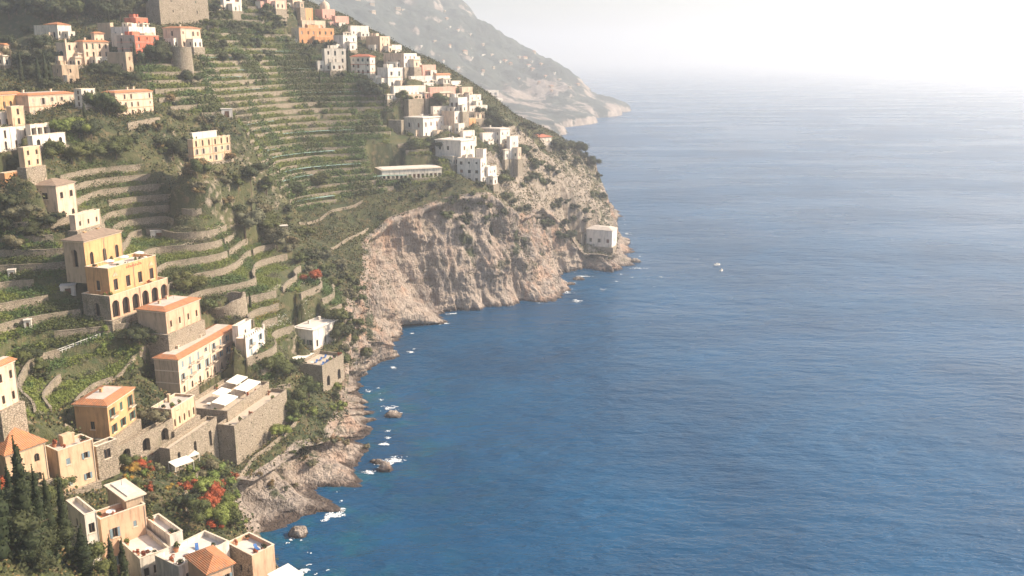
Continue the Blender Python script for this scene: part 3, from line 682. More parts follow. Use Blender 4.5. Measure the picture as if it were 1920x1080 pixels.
X = X + outs[None, :, 0]*d*fade; Yc = Yc + outs[None, :, 1]*d*fade
Z = Z + fbm(X/5, Yc/5, Z/5+20, 3)*0.8*fade*sstep(0, .1, v)
# skirt below the water and a lip running under the turf
low = np.stack([X[0]+outs[:, 0]*1.5, Yc[0]+outs[:, 1]*1.5, np.full(len(tt), -4.0)], -1)[None]
lips = []
for din, dzz in ((1.2, 0.12), (2.6, 0.02), (5.0, -1.8)):
    lx = topL[:, 0]-outs[:, 0]*din; ly = topL[:, 1]-outs[:, 1]*din
    lips.append(np.stack([lx, ly, ground(lx, ly)+dzz], -1)[None])
CV = np.concatenate([low, np.stack([X, Yc, Z], -1)] + lips, 0)
nr, ncol = CV.shape[:2]
ii = np.arange(nr*ncol).reshape(nr, ncol)
cq = np.stack([ii[:-1, :-1], ii[:-1, 1:], ii[1:, 1:], ii[1:, :-1]], -1).reshape(-1, 4)
CVf = CV.reshape(-1, 3)
cpx, cpy = PR(CVf[:, 0], CVf[:, 1], CVf[:, 2])
vv = np.concatenate([[0], np.linspace(0, 1, NR), [1]*3])
grn = sstep(.1, .5, np.repeat(vv[:, None], ncol, 1)).ravel() * np.where((cpx > 700) & (cpx < 860) & (cpy > 380), .25, 1.0)
cliff = mesh_obj('sea_cliff', CVf, cq, M['cliff'], smooth=True, attrs={'green': grn})
tag(cliff, 'pale and orange streaked limestone sea cliff', kind='structure')

bvh = BVHTree.FromPolygons([tuple(p) for p in TV] + [tuple(p) for p in CVf], [tuple(f) for f in q.tolist()] + [tuple(f) for f in (cq+len(TV)).tolist()])
def hit(px, py):
    x = (px-960)/FPX; y = (540-py)/FPX
    dr = Vector((x, CP+y*SP, -SP+y*CP)).normalized()
    loc, nor, _, dist = bvh.ray_cast(Vector((0, 0, CAMZ)), dr, 1500)
    return loc, nor

# ------------------------------------------------------------------ sea
sx = np.concatenate([np.arange(-300, 420, 12.0), 420*np.power(1.16, np.arange(0, 24))]); sx = np.concatenate([[-2500, -1500, -900, -500], sx])
sy = np.concatenate([np.arange(-200, 900, 12.0), 900*np.power(1.16, np.arange(0, 20))])
SX, SY = np.meshgrid(sx, sy)
dmin = np.full(SX.shape, 1e9)
for q_ in range(0, len(coastL), 6):
    dmin = np.minimum(dmin, np.hypot(SX-coastL[q_, 0], SY-coastL[q_, 1]))
shallow = np.exp(-dmin/16) * (SY < 330)
ii = np.arange(SX.size).reshape(SX.shape)
sq = np.stack([ii[:-1, :-1], ii[:-1, 1:], ii[1:, 1:], ii[1:, :-1]], -1).reshape(-1, 4)
sea = mesh_obj('sea', np.c_[SX.ravel(), SY.ravel(), np.zeros(SX.size)], sq, M['sea'], smooth=True, attrs={'shallow': shallow})
tag(sea, 'deep blue sea paling into haze', kind='structure')

# ------------------------------------------------------------------ far headland
FP = [U(*p) for p in [(1080,150,1950),(1040,105,2010),(1000,86,2060),(950,65,2110),(900,25,2200),(850,-25,2300),(780,-60,2350),(1000,150,1900),(900,120,1880),(800,100,1840),(750,50,1900),(650,-10,1950),
      (900,180,1700),(820,160,1680),(1100,188,1880),(1050,200,1700),(1000,190,1690),(1000,222,1580),(960,215,1560),(1130,192,1930),(700,60,1800),(640,30,1780),(1060,150,1900),(930,150,1780)]]
FP += [UZ(*p, 0) for p in [(1160,212),(1152,218),(1110,226),(1075,224),(1052,240),(1062,252),(1035,256)]]
FP += [(-60, 1330, 0), (-200, 1250, 0), (-400, 1200, 20), (-600, 1250, 80), (260, 2080, 0), (200, 2250, 0), (120, 2400, 0), (330, 1950, -20), (250, 1780, -30), (180, 1600, -30), (130, 1420, -30), (60, 1300, -30), (-100, 1150, -30), (320, 2150, -30), (-700, 1800, 230), (-500, 2300, 330), (-300, 2450, 250), (0, 2500, 30), (-800, 2400, 330)]
far_z = rbf_fit(np.array(FP), 40, 1)
fx = np.arange(-800, 420, 4.4); fy = np.arange(1080, 2500, 5.0)
FX, FY = np.meshgrid(fx, fy)
FZ0 = bil(far_z(*np.meshgrid(np.arange(-800, 450, 24.0), np.arange(1080, 2540, 24.0))), -800, 1080, 24.0, FX, FY)
FZ = FZ0 + (-ridged(FX/190, FY/190, 1.7, 5)*30 - ridged(FX/55, FY/55, 6.7, 4)*10 + fbm(FX/30, FY/30, 4.4, 4)*8) * sstep(0, 40, FZ0)
FZ = np.where(FZ < 34, np.where(FZ > 0, 34*np.power(np.clip(FZ, 0, 34)/34, 0.38), FZ*2), FZ)
FZ = np.minimum(FZ, 310)
fgy, fgx = np.gradient(FZ, 5.0, 4.4)
frock = np.maximum(sstep(0.7, 1.6, np.hypot(fgx, fgy))*0.7, sstep(120, 40, FZ)*np.clip(.40+.8*fbm(FX/55, FY/55, FZ/30, 4), 0, 1))
fm = FZ > -6
idx = -np.ones(FX.shape, int); idx[fm] = np.arange(fm.sum())
fq = np.stack([idx[:-1, :-1], idx[:-1, 1:], idx[1:, 1:], idx[1:, :-1]], -1).reshape(-1, 4); fq = fq[(fq >= 0).all(1)]
FV = np.c_[FX[fm], FY[fm], np.maximum(FZ[fm], -4)]
headland = mesh_obj('far_headland', FV, fq, M['far'], smooth=True, attrs={'rock': frock[fm]})
tag(headland, 'hazy mountain headland across the bay', kind='structure')
fbvh = BVHTree.FromPolygons([tuple(p) for p in FV], [tuple(f) for f in fq.tolist()])

# ------------------------------------------------------------------ haze
def box_mesh(x0, x1, y0, y1, z0, z1):
    return ([(x0,y0,z0),(x1,y0,z0),(x1,y1,z0),(x0,y1,z0),(x0,y0,z1),(x1,y0,z1),(x1,y1,z1),(x0,y1,z1)],
            [(3,2,1,0),(4,5,6,7),(0,1,5,4),(1,2,6,5),(2,3,7,6),(3,0,4,7)])
hz = bpy.data.materials.new('sea_haze'); hz.use_nodes = True
hz.node_tree.nodes.clear()
ho = hz.node_tree.nodes.new('ShaderNodeOutputMaterial'); pv = hz.node_tree.nodes.new('ShaderNodeVolumePrincipled')
pv.inputs['Color'].default_value = (0.975, 0.98, 0.985, 1)
pv.inputs['Density'].default_value = 0.00034
pv.inputs['Anisotropy'].default_value = 0.46
hz.node_tree.links.new(pv.outputs[0], ho.inputs['Volume'])
bv, bf = box_mesh(-3500, 17500, -1500, 18500, -6, 345)
haze = tag(mesh_obj('haze', bv, bf, hz), 'pale sea haze filling the air', kind='stuff')
# ------------------------------------------------------------------ buildings
class MB:
    def __init__(s): s.v = []; s.f = []; s.m = []
    def poly(s, pts, m=0):
        k = len(s.v); s.v += [tuple(p) for p in pts]; s.f.append(tuple(range(k, k+len(pts)))); s.m.append(m)
    def box(s, x0, x1, y0, y1, z0, z1, m=0):
        a, f = box_mesh(x0, x1, y0, y1, z0, z1); k = len(s.v); s.v += a
        for q in f: s.f.append(tuple(i+k for i in q)); s.m.append(m)
    def build(s, name, mats, parent=None, loc=None, rz=0, smooth=False):
        o = mesh_obj(name, s.v, s.f, mats, parent, smooth, loc, rz)
        if any(s.m): o.data.polygons.foreach_set('material_index', s.m)
        return o
def facade(mb, o, u, n, W, z0, z1, ops, m=0):
    P = lambda a, b, dep=0: (o[0]+u[0]*a-n[0]*dep, o[1]+u[1]*a-n[1]*dep, b)
    xs = sorted({0, W} | {a for p in ops for a in p[:2]}); zs = sorted({z0, z1} | {a for p in ops for a in p[2:4]})
    for i in range(len(xs)-1):
        for j in range(len(zs)-1):
            ca, cb = (xs[i]+xs[i+1])/2, (zs[j]+zs[j+1])/2
            if any(p[0] < ca < p[1] and p[2] < cb < p[3] for p in ops): continue
            mb.poly([P(xs[i], zs[j]), P(xs[i+1], zs[j]), P(xs[i+1], zs[j+1]), P(xs[i], zs[j+1])], m)
    for a0, a1, b0, b1, arch, rec in ops:
        mb.poly([P(a0, b0), P(a0, b1), P(a0, b1, rec), P(a0, b0, rec)], m)
        mb.poly([P(a1, b0), P(a1, b0, rec), P(a1, b1, rec), P(a1, b1)], m)
        mb.poly([P(a0, b1), P(a1, b1), P(a1, b1, rec), P(a0, b1, rec)], m)
        mb.poly([P(a0, b0), P(a0, b0, rec), P(a1, b0, rec), P(a1, b0)], m)
        if arch:
            r = (a1-a0)/2; mid = (a0+a1)/2; sp = b1-r*0.98
            for sg in (-1, 1):
                arc = [(mid+sg*r*math.cos(q*math.pi/12), sp+r*0.98*math.sin(q*math.pi/12)) for q in range(7)]
                for q in range(6):
                    mb.poly([P(mid+sg*r, b1), P(*arc[q]), P(*arc[q+1])], m)
WM = {}
def win_meshes(w, h, rec, arch, sh):
    key = (round(w, 1), round(h, 1), rec, sh)
    if key in WM: return WM[key]
    mb = MB(); mb.poly([(-w/2, rec, 0), (w/2, rec, 0), (w/2, rec, h), (-w/2, rec, h)])
    pane = bpy.data.meshes.new('window'); pane.from_pydata(mb.v, [], mb.f); pane.materials.append(M['pane'])
    fr = MB(); t = 0.06; d0, d1 = rec-0.07, rec-0.005
    fr.box(-w/2, -w/2+t, d0, d1, 0, h); fr.box(w/2-t, w/2, d0, d1, 0, h); fr.box(-w/2+t, w/2-t, d0, d1, h-t, h); fr.box(-w/2+t, w/2-t, d0, d1, 0, t)
    fr.box(-t/2, t/2, d0, d1, t, h-t)
    frame = bpy.data.meshes.new('frame'); frame.from_pydata(fr.v, [], fr.f); frame.materials.append(M['winframe'])
    sl = MB(); sl.box(-w/2-.15, w/2+.15, -.14, .0, -.16, -.02)
    sill = bpy.data.meshes.new('sill'); sill.from_pydata(sl.v, [], sl.f); sill.materials.append(M['trim'])
    shm = None
    if sh and sh != 'white':
        s = MB(); s.box(0, w*0.5, -.10, -.03, 0, h)
        for q in range(5): s.box(.05, w*.5-.05, -.115, -.10, h*(q+.15)/5, h*(q+.75)/5)
        shm = bpy.data.meshes.new('shutter'); shm.from_pydata(s.v, [], s.f); shm.materials.append(M[sh])
    WM[key] = (pane, frame, sill, shm)
    return WM[key]
def openings(spec, W, H):
    res = []; orr = random.Random(int(W*97+H*31)); near_st = True
    if not spec: return res
    st = H/spec['nr']
    for r in range(spec['nr']):
        ar = r in spec['arch']
        h = min(spec['h'] * (1.12 if ar else 1), st*0.78); w = min(spec['w'], W/spec['nc']*0.72)
        sill = r*st + max(0.25, (st-h)*(0.32 if not ar else 0.15))
        for c in range(spec['nc']):
            u = W*(c+.5)/spec['nc']; w2 = w; h2 = h; s2 = sill
            if spec['nc']*spec['nr'] > 4 and not ar and spec['rec'] < .4:
                e = orr.random()
                if e < .08: continue
                u += orr.uniform(-.06, .06)*W/spec['nc']
                if e < .22: w2 = w*.7; h2 = h*.62; s2 = sill+h*.38
                elif e < .36 and near_st: h2 = min(h*1.3, st*.84); s2 = max(r*st+.12, sill-h*.25)
            if w2 > 0.25: res.append((round(u-w2/2, 3), round(u+w2/2, 3), round(s2, 3), round(s2+h2, 3), ar, spec['rec']))
    return res
def ring(mb, W, L, o, z0, z1, th, m=0):      # a parapet or cornice: outer edge o beyond the footprint
    mb.box(-o, W+o, -o, -o+th, z0, z1, m); mb.box(-o, W+o, L+o-th, L+o, z0, z1, m)
    mb.box(-o, -o+th, -o+th, L+o-th, z0, z1, m); mb.box(W+o-th, W+o, -o+th, L+o-th, z0, z1, m)
def frustum(mb, W, L, o, z0, ins, z1, m=0, cap=None):
    a = [(-o, -o), (W+o, -o), (W+o, L+o), (-o, L+o)]; b = [(ins, ins), (W-ins, ins), (W-ins, L-ins), (ins, L-ins)]
    for q in range(4):
        p, r = q, (q+1) % 4
        mb.poly([(*a[p], z0), (*a[r], z0), (*b[r], z1), (*b[p], z1)], m)
        mb.poly([(*a[p], z0-.14), (*a[r], z0-.14), (*a[r], z0), (*a[p], z0)], m)
    mb.poly([(*p, z0-.14) for p in a[::-1]], m)
    if cap is not None: mb.poly([(*p, z1) for p in b], cap)
def hip(mb, W, L, o, z0, rh, m=0):
    a = [(-o, -o), (W+o, -o), (W+o, L+o), (-o, L+o)]
    if W >= L: r1, r2 = (L/2, L/2), (W-L/2, L/2)
    else: r1, r2 = (W/2, W/2), (W/2, L-W/2)
    z1 = z0+rh
    if W >= L:
        mb.poly([(*a[0], z0), (*a[1], z0), (*r2, z1), (*r1, z1)], m); mb.poly([(*a[2], z0), (*a[3], z0), (*r1, z1), (*r2, z1)], m)
        mb.poly([(*a[1], z0), (*a[2], z0), (*r2, z1)], m); mb.poly([(*a[3], z0), (*a[0], z0), (*r1, z1)], m)
    else:
        mb.poly([(*a[1], z0), (*a[2], z0), (*r2, z1), (*r1, z1)], m); mb.poly([(*a[3], z0), (*a[0], z0), (*r1, z1), (*r2, z1)], m)
        mb.poly([(*a[0], z0), (*a[1], z0), (*r1, z1)], m); mb.poly([(*a[2], z0), (*a[3], z0), (*r2, z1)], m)
    for q in range(4):
        r = (q+1) % 4
        mb.poly([(*a[q], z0-.15), (*a[r], z0-.15), (*a[r], z0), (*a[q], z0)], m)
    mb.poly([(*p, z0-.15) for p in a[::-1]], m)
CPM = {}
def closed_pane(me, mat):
    if (me.name, mat) not in CPM:
        c = me.copy(); c.materials[0] = M[mat]; CPM[(me.name, mat)] = c
    return CPM[(me.name, mat)]
def build_block(b, root, off):
    W, L, H = b['WR'], b['WL'], b['H']
    rz = math.pi/2 - b['phi']
    near = b['C'][1] < 345
    rt = b['roof']
    rr = random.Random(int(b['px'][0]*7+b['px'][1]))
    loc = (b['C'][0]-off[0], b['C'][1]-off[1], b['C'][2]-off[2])
    def put(mb, name, mats, smooth=False): return mb.build(name, mats, root, loc, rz, smooth)
    sk = -9.0 if b['g'] else -4.0
    if b.get('bastion'):
        R = max(W, L)*0.62; cxx, cyy = W*.5, L*.5
        mb = MB(); n = 28; zz = [sk, 0, H*.5, H]; rad = [R*1.12, R*1.08, R*1.03, R]
        if b['bastion'] == 2: rad = [R, R, R*.98, R*.94]
        for q in range(n):
            a0, a1 = 2*math.pi*q/n, 2*math.pi*(q+1)/n
            tp_ = [H*(.72+.28*math.sin(a*1.0+2.4))+rr.uniform(-.1, .1) if b['bastion'] == 2 else H for a in (a0, a1)]
            if b['bastion'] == 2: tp_ = [H*(.74+.26*math.sin(a+2.4)+.05*math.sin(5*a)) for a in (a0, a1)]
            for k in range(3):
                zt0, zt1 = (tp_ if k == 2 else (zz[k+1], zz[k+1]))
                mb.poly([(cxx+rad[k]*math.cos(a0), cyy+rad[k]*math.sin(a0), zz[k]), (cxx+rad[k]*math.cos(a1), cyy+rad[k]*math.sin(a1), zz[k]),
                         (cxx+rad[k+1]*math.cos(a1), cyy+rad[k+1]*math.sin(a1), zt1), (cxx+rad[k+1]*math.cos(a0), cyy+rad[k+1]*math.sin(a0), zt0)])
            ri = rad[3]-.8
            mb.poly([(cxx+rad[3]*math.cos(a0), cyy+rad[3]*math.sin(a0), tp_[0]), (cxx+rad[3]*math.cos(a1), cyy+rad[3]*math.sin(a1), tp_[1]),
                     (cxx+ri*math.cos(a1), cyy+ri*math.sin(a1), tp_[1]), (cxx+ri*math.cos(a0), cyy+ri*math.sin(a0), tp_[0])])
            mb.poly([(cxx+ri*math.cos(a0), cyy+ri*math.sin(a0), tp_[0]), (cxx+ri*math.cos(a1), cyy+ri*math.sin(a1), tp_[1]),
                     (cxx+ri*math.cos(a1), cyy+ri*math.sin(a1), 0.5), (cxx+ri*math.cos(a0), cyy+ri*math.sin(a0), 0.5)])
        put(mb, 'wall', [M[b['wall']]])
        fl = MB(); n = 20
        fl.poly([(cxx+(R-.5)*math.cos(2*math.pi*q/n), cyy+(R-.5)*math.sin(2*math.pi*q/n), H-.7 if b['bastion'] == 1 else .6) for q in range(n)])
        put(fl, 'floor', [M['paving']])
        return
    opR = openings(b['R'], W, H); opL = openings(b['L'], L, H)
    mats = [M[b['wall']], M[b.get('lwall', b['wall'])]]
    mb = MB()
    z00 = -.6 if b['g'] and b['cat'] not in ('wall', 'terrace') else sk
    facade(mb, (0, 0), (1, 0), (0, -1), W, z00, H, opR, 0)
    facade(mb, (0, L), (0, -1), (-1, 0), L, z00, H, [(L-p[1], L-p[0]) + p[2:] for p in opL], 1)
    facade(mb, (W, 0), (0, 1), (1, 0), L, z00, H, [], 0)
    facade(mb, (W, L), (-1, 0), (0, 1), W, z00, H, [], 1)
    if z00 > sk:
        fo = 1.0 if b['cat'] in ('house', 'hotel', 'villa') else .3
        fd = MB(); fd.box(-fo, W+.25, -fo, L+.25, sk, -.02); put(fd, 'foundation', [M['palestone']])
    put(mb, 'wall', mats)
    # windows, and dark panes standing for the shade inside open arches
    c_, s_ = math.cos(rz), math.sin(rz)
    def win(x, y, z, ang, w, h, rec, arch, sh, k):
        pane, frame, sill, shm = win_meshes(w, h, rec, arch, sh)
        if not near and rr.random() < .3:
            pane = closed_pane(pane, rr.choice(['shutter_brown', 'shutter_grey', 'shutter_green']))
        o = add_obj('window', pane, root, (loc[0]+c_*x-s_*y, loc[1]+s_*x+c_*y, loc[2]+z), rz+ang)
        if near and w > .55 and b['cat'] not in ('wall', 'terrace'):
            add_obj('frame', frame, o)
            if not arch and b['cat'] != 'wall': add_obj('sill', sill, o)
            if shm is not None and not arch:
                if rr.random() < .6:
                    a = add_obj('shutter', shm, o, (-w*1.0, 0, 0)); a2 = add_obj('shutter', shm, o, (w*.5, 0, 0))
                else:
                    a = add_obj('shutter', shm, o, (-w*.5, rec*.45+.05, 0)); a2 = add_obj('shutter', shm, o, (0.01, rec*.45+.05, 0))
    for k, (a0, a1, b0, b1, ar, rec) in enumerate(opR): win((a0+a1)/2, 0, b0, 0, a1-a0, b1-b0, rec, ar, b['R']['sh'], k)
    for k, (a0, a1, b0, b1, ar, rec) in enumerate(opL): win(0, (a0+a1)/2, b0, -math.pi/2, a1-a0, b1-b0, rec, ar, b['L']['sh'], k)
    # string courses and balconies
    if b.get('band') and b['R']:
        for r in range(1, b['R']['nr']):
            z = H/b['R']['nr']*r; g = MB(); g.box(-.10, W+.1, -.10, -.003, z-.14, z+.10); g.box(-.10, -.003, -.003, L, z-.14, z+.10)
            put(g, 'string_course', [M[b['band']]])
    if b.get('balcony') and b['R']:
        for k, (a0, a1, b0, b1, ar, rec) in enumerate(opR):
            if ar or b0 < H*.25 or k % 3 == 1: continue
            g = MB(); g.box(a0-.5, a1+.5, -1.0, -.004, b0-.2, b0-.03)
            bo = put(g, 'balcony', [M['trim']])
            rl = MB()
            rl.box(a0-.5, a1+.5, -1.0, -.95, b0+.85, b0+.92)
            n = int((a1-a0+1)/.28)
            for q in range(n+1):
                x = a0-.5+q*(a1-a0+.95)/n; rl.box(x, x+.04, -.99, -.95, b0-.03, b0+.85)
            mesh_obj('railing', rl.v, rl.f, M['iron'], bo)
    # roofs
    rm = MB()
    if rt in ('flat', 'terrace', 'pave', 'overflat', 'battle', 'dome', 'ruin', 'caphip', 'hipflat'):
        slab = MB(); dz = .55 if rt in ('flat', 'battle', 'caphip', 'dome') else (.95 if rt in ('terrace', 'pave') else .25)
        if rt == 'ruin': dz = H*.9
        slab.poly([(.02, .02, H-dz), (W-.02, .02, H-dz), (W-.02, L-.02, H-dz), (.02, L-.02, H-dz)])
        put(slab, 'roof', [M[b['roofmat']] if b.get('roofmat') else M['paleflat' if rt in ('terrace',) or b['wall'].startswith('white') else ('paving' if rt in ('pave', 'ruin') else 'flat')]])
        if rt == 'overflat':
            g = MB(); g.box(-.45, W+.45, -.45, L+.45, H+.003, H+.28); put(g, 'cornice', [M['trim' if b['wall'] != 'white' else 'white']])
            g = MB(); g.box(.6, W-.6, .6, L-.6, H+.283, H+.5); put(g, 'roof_deck', [M['paleflat']])
        elif rt != 'ruin':
            g = MB(); ring(g, W-.44, L-.44, 0, H-dz, H-.004, .004)
            g = MB()
            th = .22
            g.box(th, W-th, .004, th, H-dz, H-.004); g.box(th, W-th, L-th, L-.004, H-dz, H-.004); g.box(.004, th, .004, L-.004, H-dz, H-.004); g.box(W-th, W-.004, .004, L-.004, H-dz, H-.004)
            put(g, 'parapet', [mats[0]])
            g = MB(); ring(g, W, L, .07, H, H+.10, .36); put(g, 'coping', [M['trim' if rt != 'pave' else 'palestone']])
        if rt == 'battle':
            g = MB()
            for q in range(int(W/1.3)): g.box(q*1.3, q*1.3+.7, .0, .35, H+.1, H+.75)
            for x, y in ((0, 0), (W-.5, 0)): g.box(x, x+.5, 0, .5, H+.1, H+1.4)
            put(g, 'battlement', [M['white']])
        if rt in ('caphip', 'hipflat'):
            if rt == 'caphip':
                g = MB(); hip(g, W*.9, L*.55, .3, H+.35, 1.1); o = put(g, 'tile_cap', [M['tile']])
                g = MB(); g.box(.2, W*.85, .2, L*.5, H-.5, H+.34); put(g, 'attic', [mats[0]])
            else:
                g = MB(); frustum(g, W, L, .5, H+.12, min(W, L)*.3, H+1.5, 0, 1); put(g, 'hip_roof', [M['flat'], M['flat']])
        if rt == 'dome':
            g = MB(); R = min(W, L)*.42; n = 20; cxx, cyy = W*.5, L*.5
            for k in range(7):
                for q in range(n):
                    def pt(kk, qq):
                        if kk == 0: z, r = H, R
                        else: e = (kk-1)/6*math.pi/2; z, r = H+1.6+R*1.05*math.sin(e), R*math.cos(e)
                        a = 2*math.pi*qq/n; return (cxx+r*math.cos(a), cyy+r*math.sin(a), z)
                    g.poly([pt(k, q), pt(k, q+1), pt(k+1, q+1), pt(k+1, q)])
            put(g, 'dome', [M['cream']])
            g = MB(); g.box(cxx-.3, cxx+.3, cyy-.3, cyy+.3, H+1.6+R, H+3.2+R); put(g, 'lantern', [M['white2']])
        if b.get('penthouse'):
            g = MB(); g.box(W*.08, W*.72, L*.55, L*.97, H-.5, H+2.0); o = put(g, 'penthouse', [M['white2']])
            g = MB(); g.box(W*.06, W*.74, L*.5, L*.99, H+2.003, H+2.2); put(g, 'penthouse_roof', [M['paleflat']])
    elif rt == 'tilerim':
        frustum(rm, W, L, .45, H+.02, min(W, L)*.22, H+.75, 0, 1); put(rm, 'roof', [M['tile'], M['flat']])
        g = MB(); ring(g, W, L, .18, H-.5, H-.13, .177); put(g, 'cornice', [M['trim']])
    else:
        tm = {'hip': 'tile', 'lowhip': 'oldtile', 'redhip': 'redtile'}[rt]
        hip(rm, W, L, .5, H+.02, (b.get('rh') or .16*min(W, L)+.3), 0); put(rm, 'roof', [M[tm]])
        g = MB(); ring(g, W, L, .16, H-.5, H-.14, .157); put(g, 'cornice', [M['trim']])
    # chimneys and small roof furniture
    if rt in ('flat', 'tilerim', 'lowhip', 'overflat') and min(W, L) > 4 and b['cat'] in ('house', 'hotel', 'villa'):
        for q in range(1 + (W > 14)):
            x, y = W*rr.uniform(.2, .8), L*rr.uniform(.45, .8)
            g = MB(); g.box(x-.3, x+.3, y-.3, y+.3, H-.6, H+1.5); g.box(x-.42, x+.42, y-.42, y+.42, H+1.503, H+1.68)
            put(g, 'chimney', [mats[0]])
        if rt == 'flat' and rr.random() < .6 and W > 6:
            x = W*rr.uniform(.1, .5); g = MB(); g.box(x, x+W*.3, L*.55, L-.4, H-.5, H+1.7); put(g, 'stair_hut', [mats[0]])
    if near and b['cat'] in ('house', 'hotel', 'villa') and H > 4:
        for x in ([W*.97] if W < 14 else [W*.5, W*.985]):
            g = MB(); g.box(x-.05, x+.05, -.13, -.03, 0, H-.2); put(g, 'downpipe', [M['shutter_grey']])
    if rt in ('flat', 'terrace', 'overflat', 'tilerim') and b['cat'] in ('house', 'hotel') and rr.random() < .7:
        x, y = W*rr.uniform(.15, .85), L*rr.uniform(.5, .9)
        g = MB(); zt_ = H+2.6; g.box(x-.03, x+.03, y-.03, y+.03, H-.3, zt_)
        for q in range(4): g.box(x-.45+.08*q, x+.45-.08*q, y-.02, y+.02, zt_-.1-.22*q, zt_-.06-.22*q)
        put(g, 'aerial', [M['iron']])
    if b.get('sign'):
        for q in range(9):
            x = W*(.36+.032*q*1.15); g = MB(); s = .26 + .05*((q*5) % 3)
            g.box(x, x+.34, -.05, -.003, H-1.35, H-1.35+s*2); g.box(x+.34, x+.5, -.05, -.003, H-1.35+s*(q % 2), H-1.35+s*(1+q % 2))
            put(g, 'sign_letter', [M['redtile']])
        for x in (W*.125, W*.875):
            g = MB(); z = H-2.6
            g.poly([(x-1.1, -.12, z), (x+1.1, -.12, z), (x, -.12, z+1.3)]); g.poly([(x-1.1, -.12, z), (x, -.12, z+1.3), (x, -.003, z+1.3), (x-1.1, -.003, z)])
            g.poly([(x+1.1, -.12, z), (x+1.1, -.003, z), (x, -.003, z+1.3), (x, -.12, z+1.3)]); g.poly([(x-1.1, -.12, z), (x-1.1, -.003, z), (x+1.1, -.003, z), (x+1.1, -.12, z)])
            put(g, 'pediment', [M['peach']])
WINGS = []
for k, b in enumerate(BL):
    if b['group'] in (G_WH, G_UP) and b['of'] is None and b['WR'] > 6 and b['H'] > 4:
        wr_ = random.Random(k*13+5)
        for q in range(2):
            W, L, H = b['WR'], b['WL'], b['H']
            dpt = wr_.uniform(2.2, 4.0); f0 = wr_.uniform(.0, .45); wl_ = W*wr_.uniform(.35, .55); hh = H*wr_.uniform(.32, .55)
            if q == 0: c = (b['C'][0]+b['rr'][0]*W*f0-b['rl'][0]*dpt, b['C'][1]+b['rr'][1]*W*f0-b['rl'][1]*dpt, b['C'][2]-.05)
            else:
                c = (b['C'][0]-b['rr'][0]*dpt+b['rl'][0]*L*.2, b['C'][1]-b['rr'][1]*dpt+b['rl'][1]*L*.2, b['C'][2]-.05); wl_, dpt = dpt, L*wr_.uniform(.4, .7); hh *= .9
            n_ = max(1, int(wl_/2.6))
            WINGS.append(dict(b, C=c, WR=wl_, WL=dpt, H=hh, of=b, label=None, roof=wr_.choice(['terrace', 'terrace', 'flat', 'overflat']), wall=wr_.choice([b['wall'], 'white2', 'cream']), lwall='white2',
                 R=rows(1, n_, 1.1, 1.7, (0,) if wr_.random() < .45 else ()), L=rows(1, max(1, int(dpt/3)), 1.0, 1.5) if wr_.random() < .6 else None, band=None, balcony=None, penthouse=None, rh=None, bastion=None, sign=None))
BL += WINGS
ROOT = {}
for b in BL:
    if b['of'] is None:
        root = thing(b['name'], b['label'], b['cat'], b['C'], b['group'])
        b['root'] = root; b['off'] = b['C']
    else:
        root = b['of']['root']; b['off'] = b['of']['C']
    build_block(b, root, b['off'])

# places on a building: local (x along the right face, y inwards, z up)
def on(b, x, y, z):
    c, s = math.cos(math.pi/2-b['phi']), math.sin(math.pi/2-b['phi'])
    return (b['C'][0]+c*x-s*y, b['C'][1]+s*x+c*y, b['C'][2]+z)
def find(part): return next(b for b in BL if b['label'] and part in b['label'])

# ------------------------------------------------------------------ far headland houses (a few pixels each)
def far_house(px, py, w, d, h, mat, tile):
    x = (px-960)/FPX; y = (540-py)/FPX
    loc, nor, _, dist = fbvh.ray_cast(Vector((0, 0, CAMZ)), Vector((x, CP+y*SP, -SP+y*CP)).normalized(), 4000)
    if loc is None: return
    r = thing('distant_house', 'tiny pale house scattered on the hazy far headland', 'house', tuple(loc), 'tiny houses on the far headland', rz=random.uniform(.5, 1.2))
    mb = MB(); facade(mb, (0, 0), (1, 0), (0, -1), w, -8, h, [(w*.12+q*w*.3, w*.12+q*w*.3+w*.14, h*.4, h*.75, False, .3) for q in range(3)])
    facade(mb, (w, 0), (0, 1), (1, 0), d, -8, h, []); facade(mb, (w, d), (-1, 0), (0, 1), w, -8, h, []); facade(mb, (0, d), (0, -1), (-1, 0), d, -8, h, [])
    mb.build('wall', [M[mat]], r)
    g = MB()
    if tile: hip(g, w, d, .4, h+.02, 1.6)
    else: g.box(-.2, w+.2, -.2, d+.2, h+.003, h+.5)
    g.build('roof', [M['tile' if tile else 'paleflat']], r)
for px, py, w in [(668,3,22),(694,8,18),(700,25,22),(742,20,22),(752,22,14),(836,40,14),(846,55,12),(834,22,10),(815,80,14),(840,90,10),(792,90,12),(870,100,20),(905,105,26),(918,104,16),(945,118,20),(985,112,22),(990,125,18),(998,132,16),(955,125,14),(925,130,12),(902,140,12),(1003,102,16),(1010,160,10),(1050,152,14),(1085,162,16),(1030,165,18),(1036,172,12),(832,118,10),(907,135,12),(885,112,14),(1052,110,14),(975,110,14),(1000,118,12),(1015,124,14),(970,150,12),(935,120,10),(860,130,12),(1020,145,12),(1040,140,10),(880,158,14),(1070,165,12),(860,60,12),(880,70,14),(905,85,12)]:
    far_house(px+random.uniform(-3, 3), py+random.uniform(-2, 2), w*.5, w*.4, random.uniform(4, 6), random.choice(['tan', 'cream', 'white2']), random.random() < .4)
B2 = [(905,184,34,18,13),(925,194,24,14,8)]
for px, py, w, d_, h in B2: far_house(px, py, w, d_, h, 'white2', False)
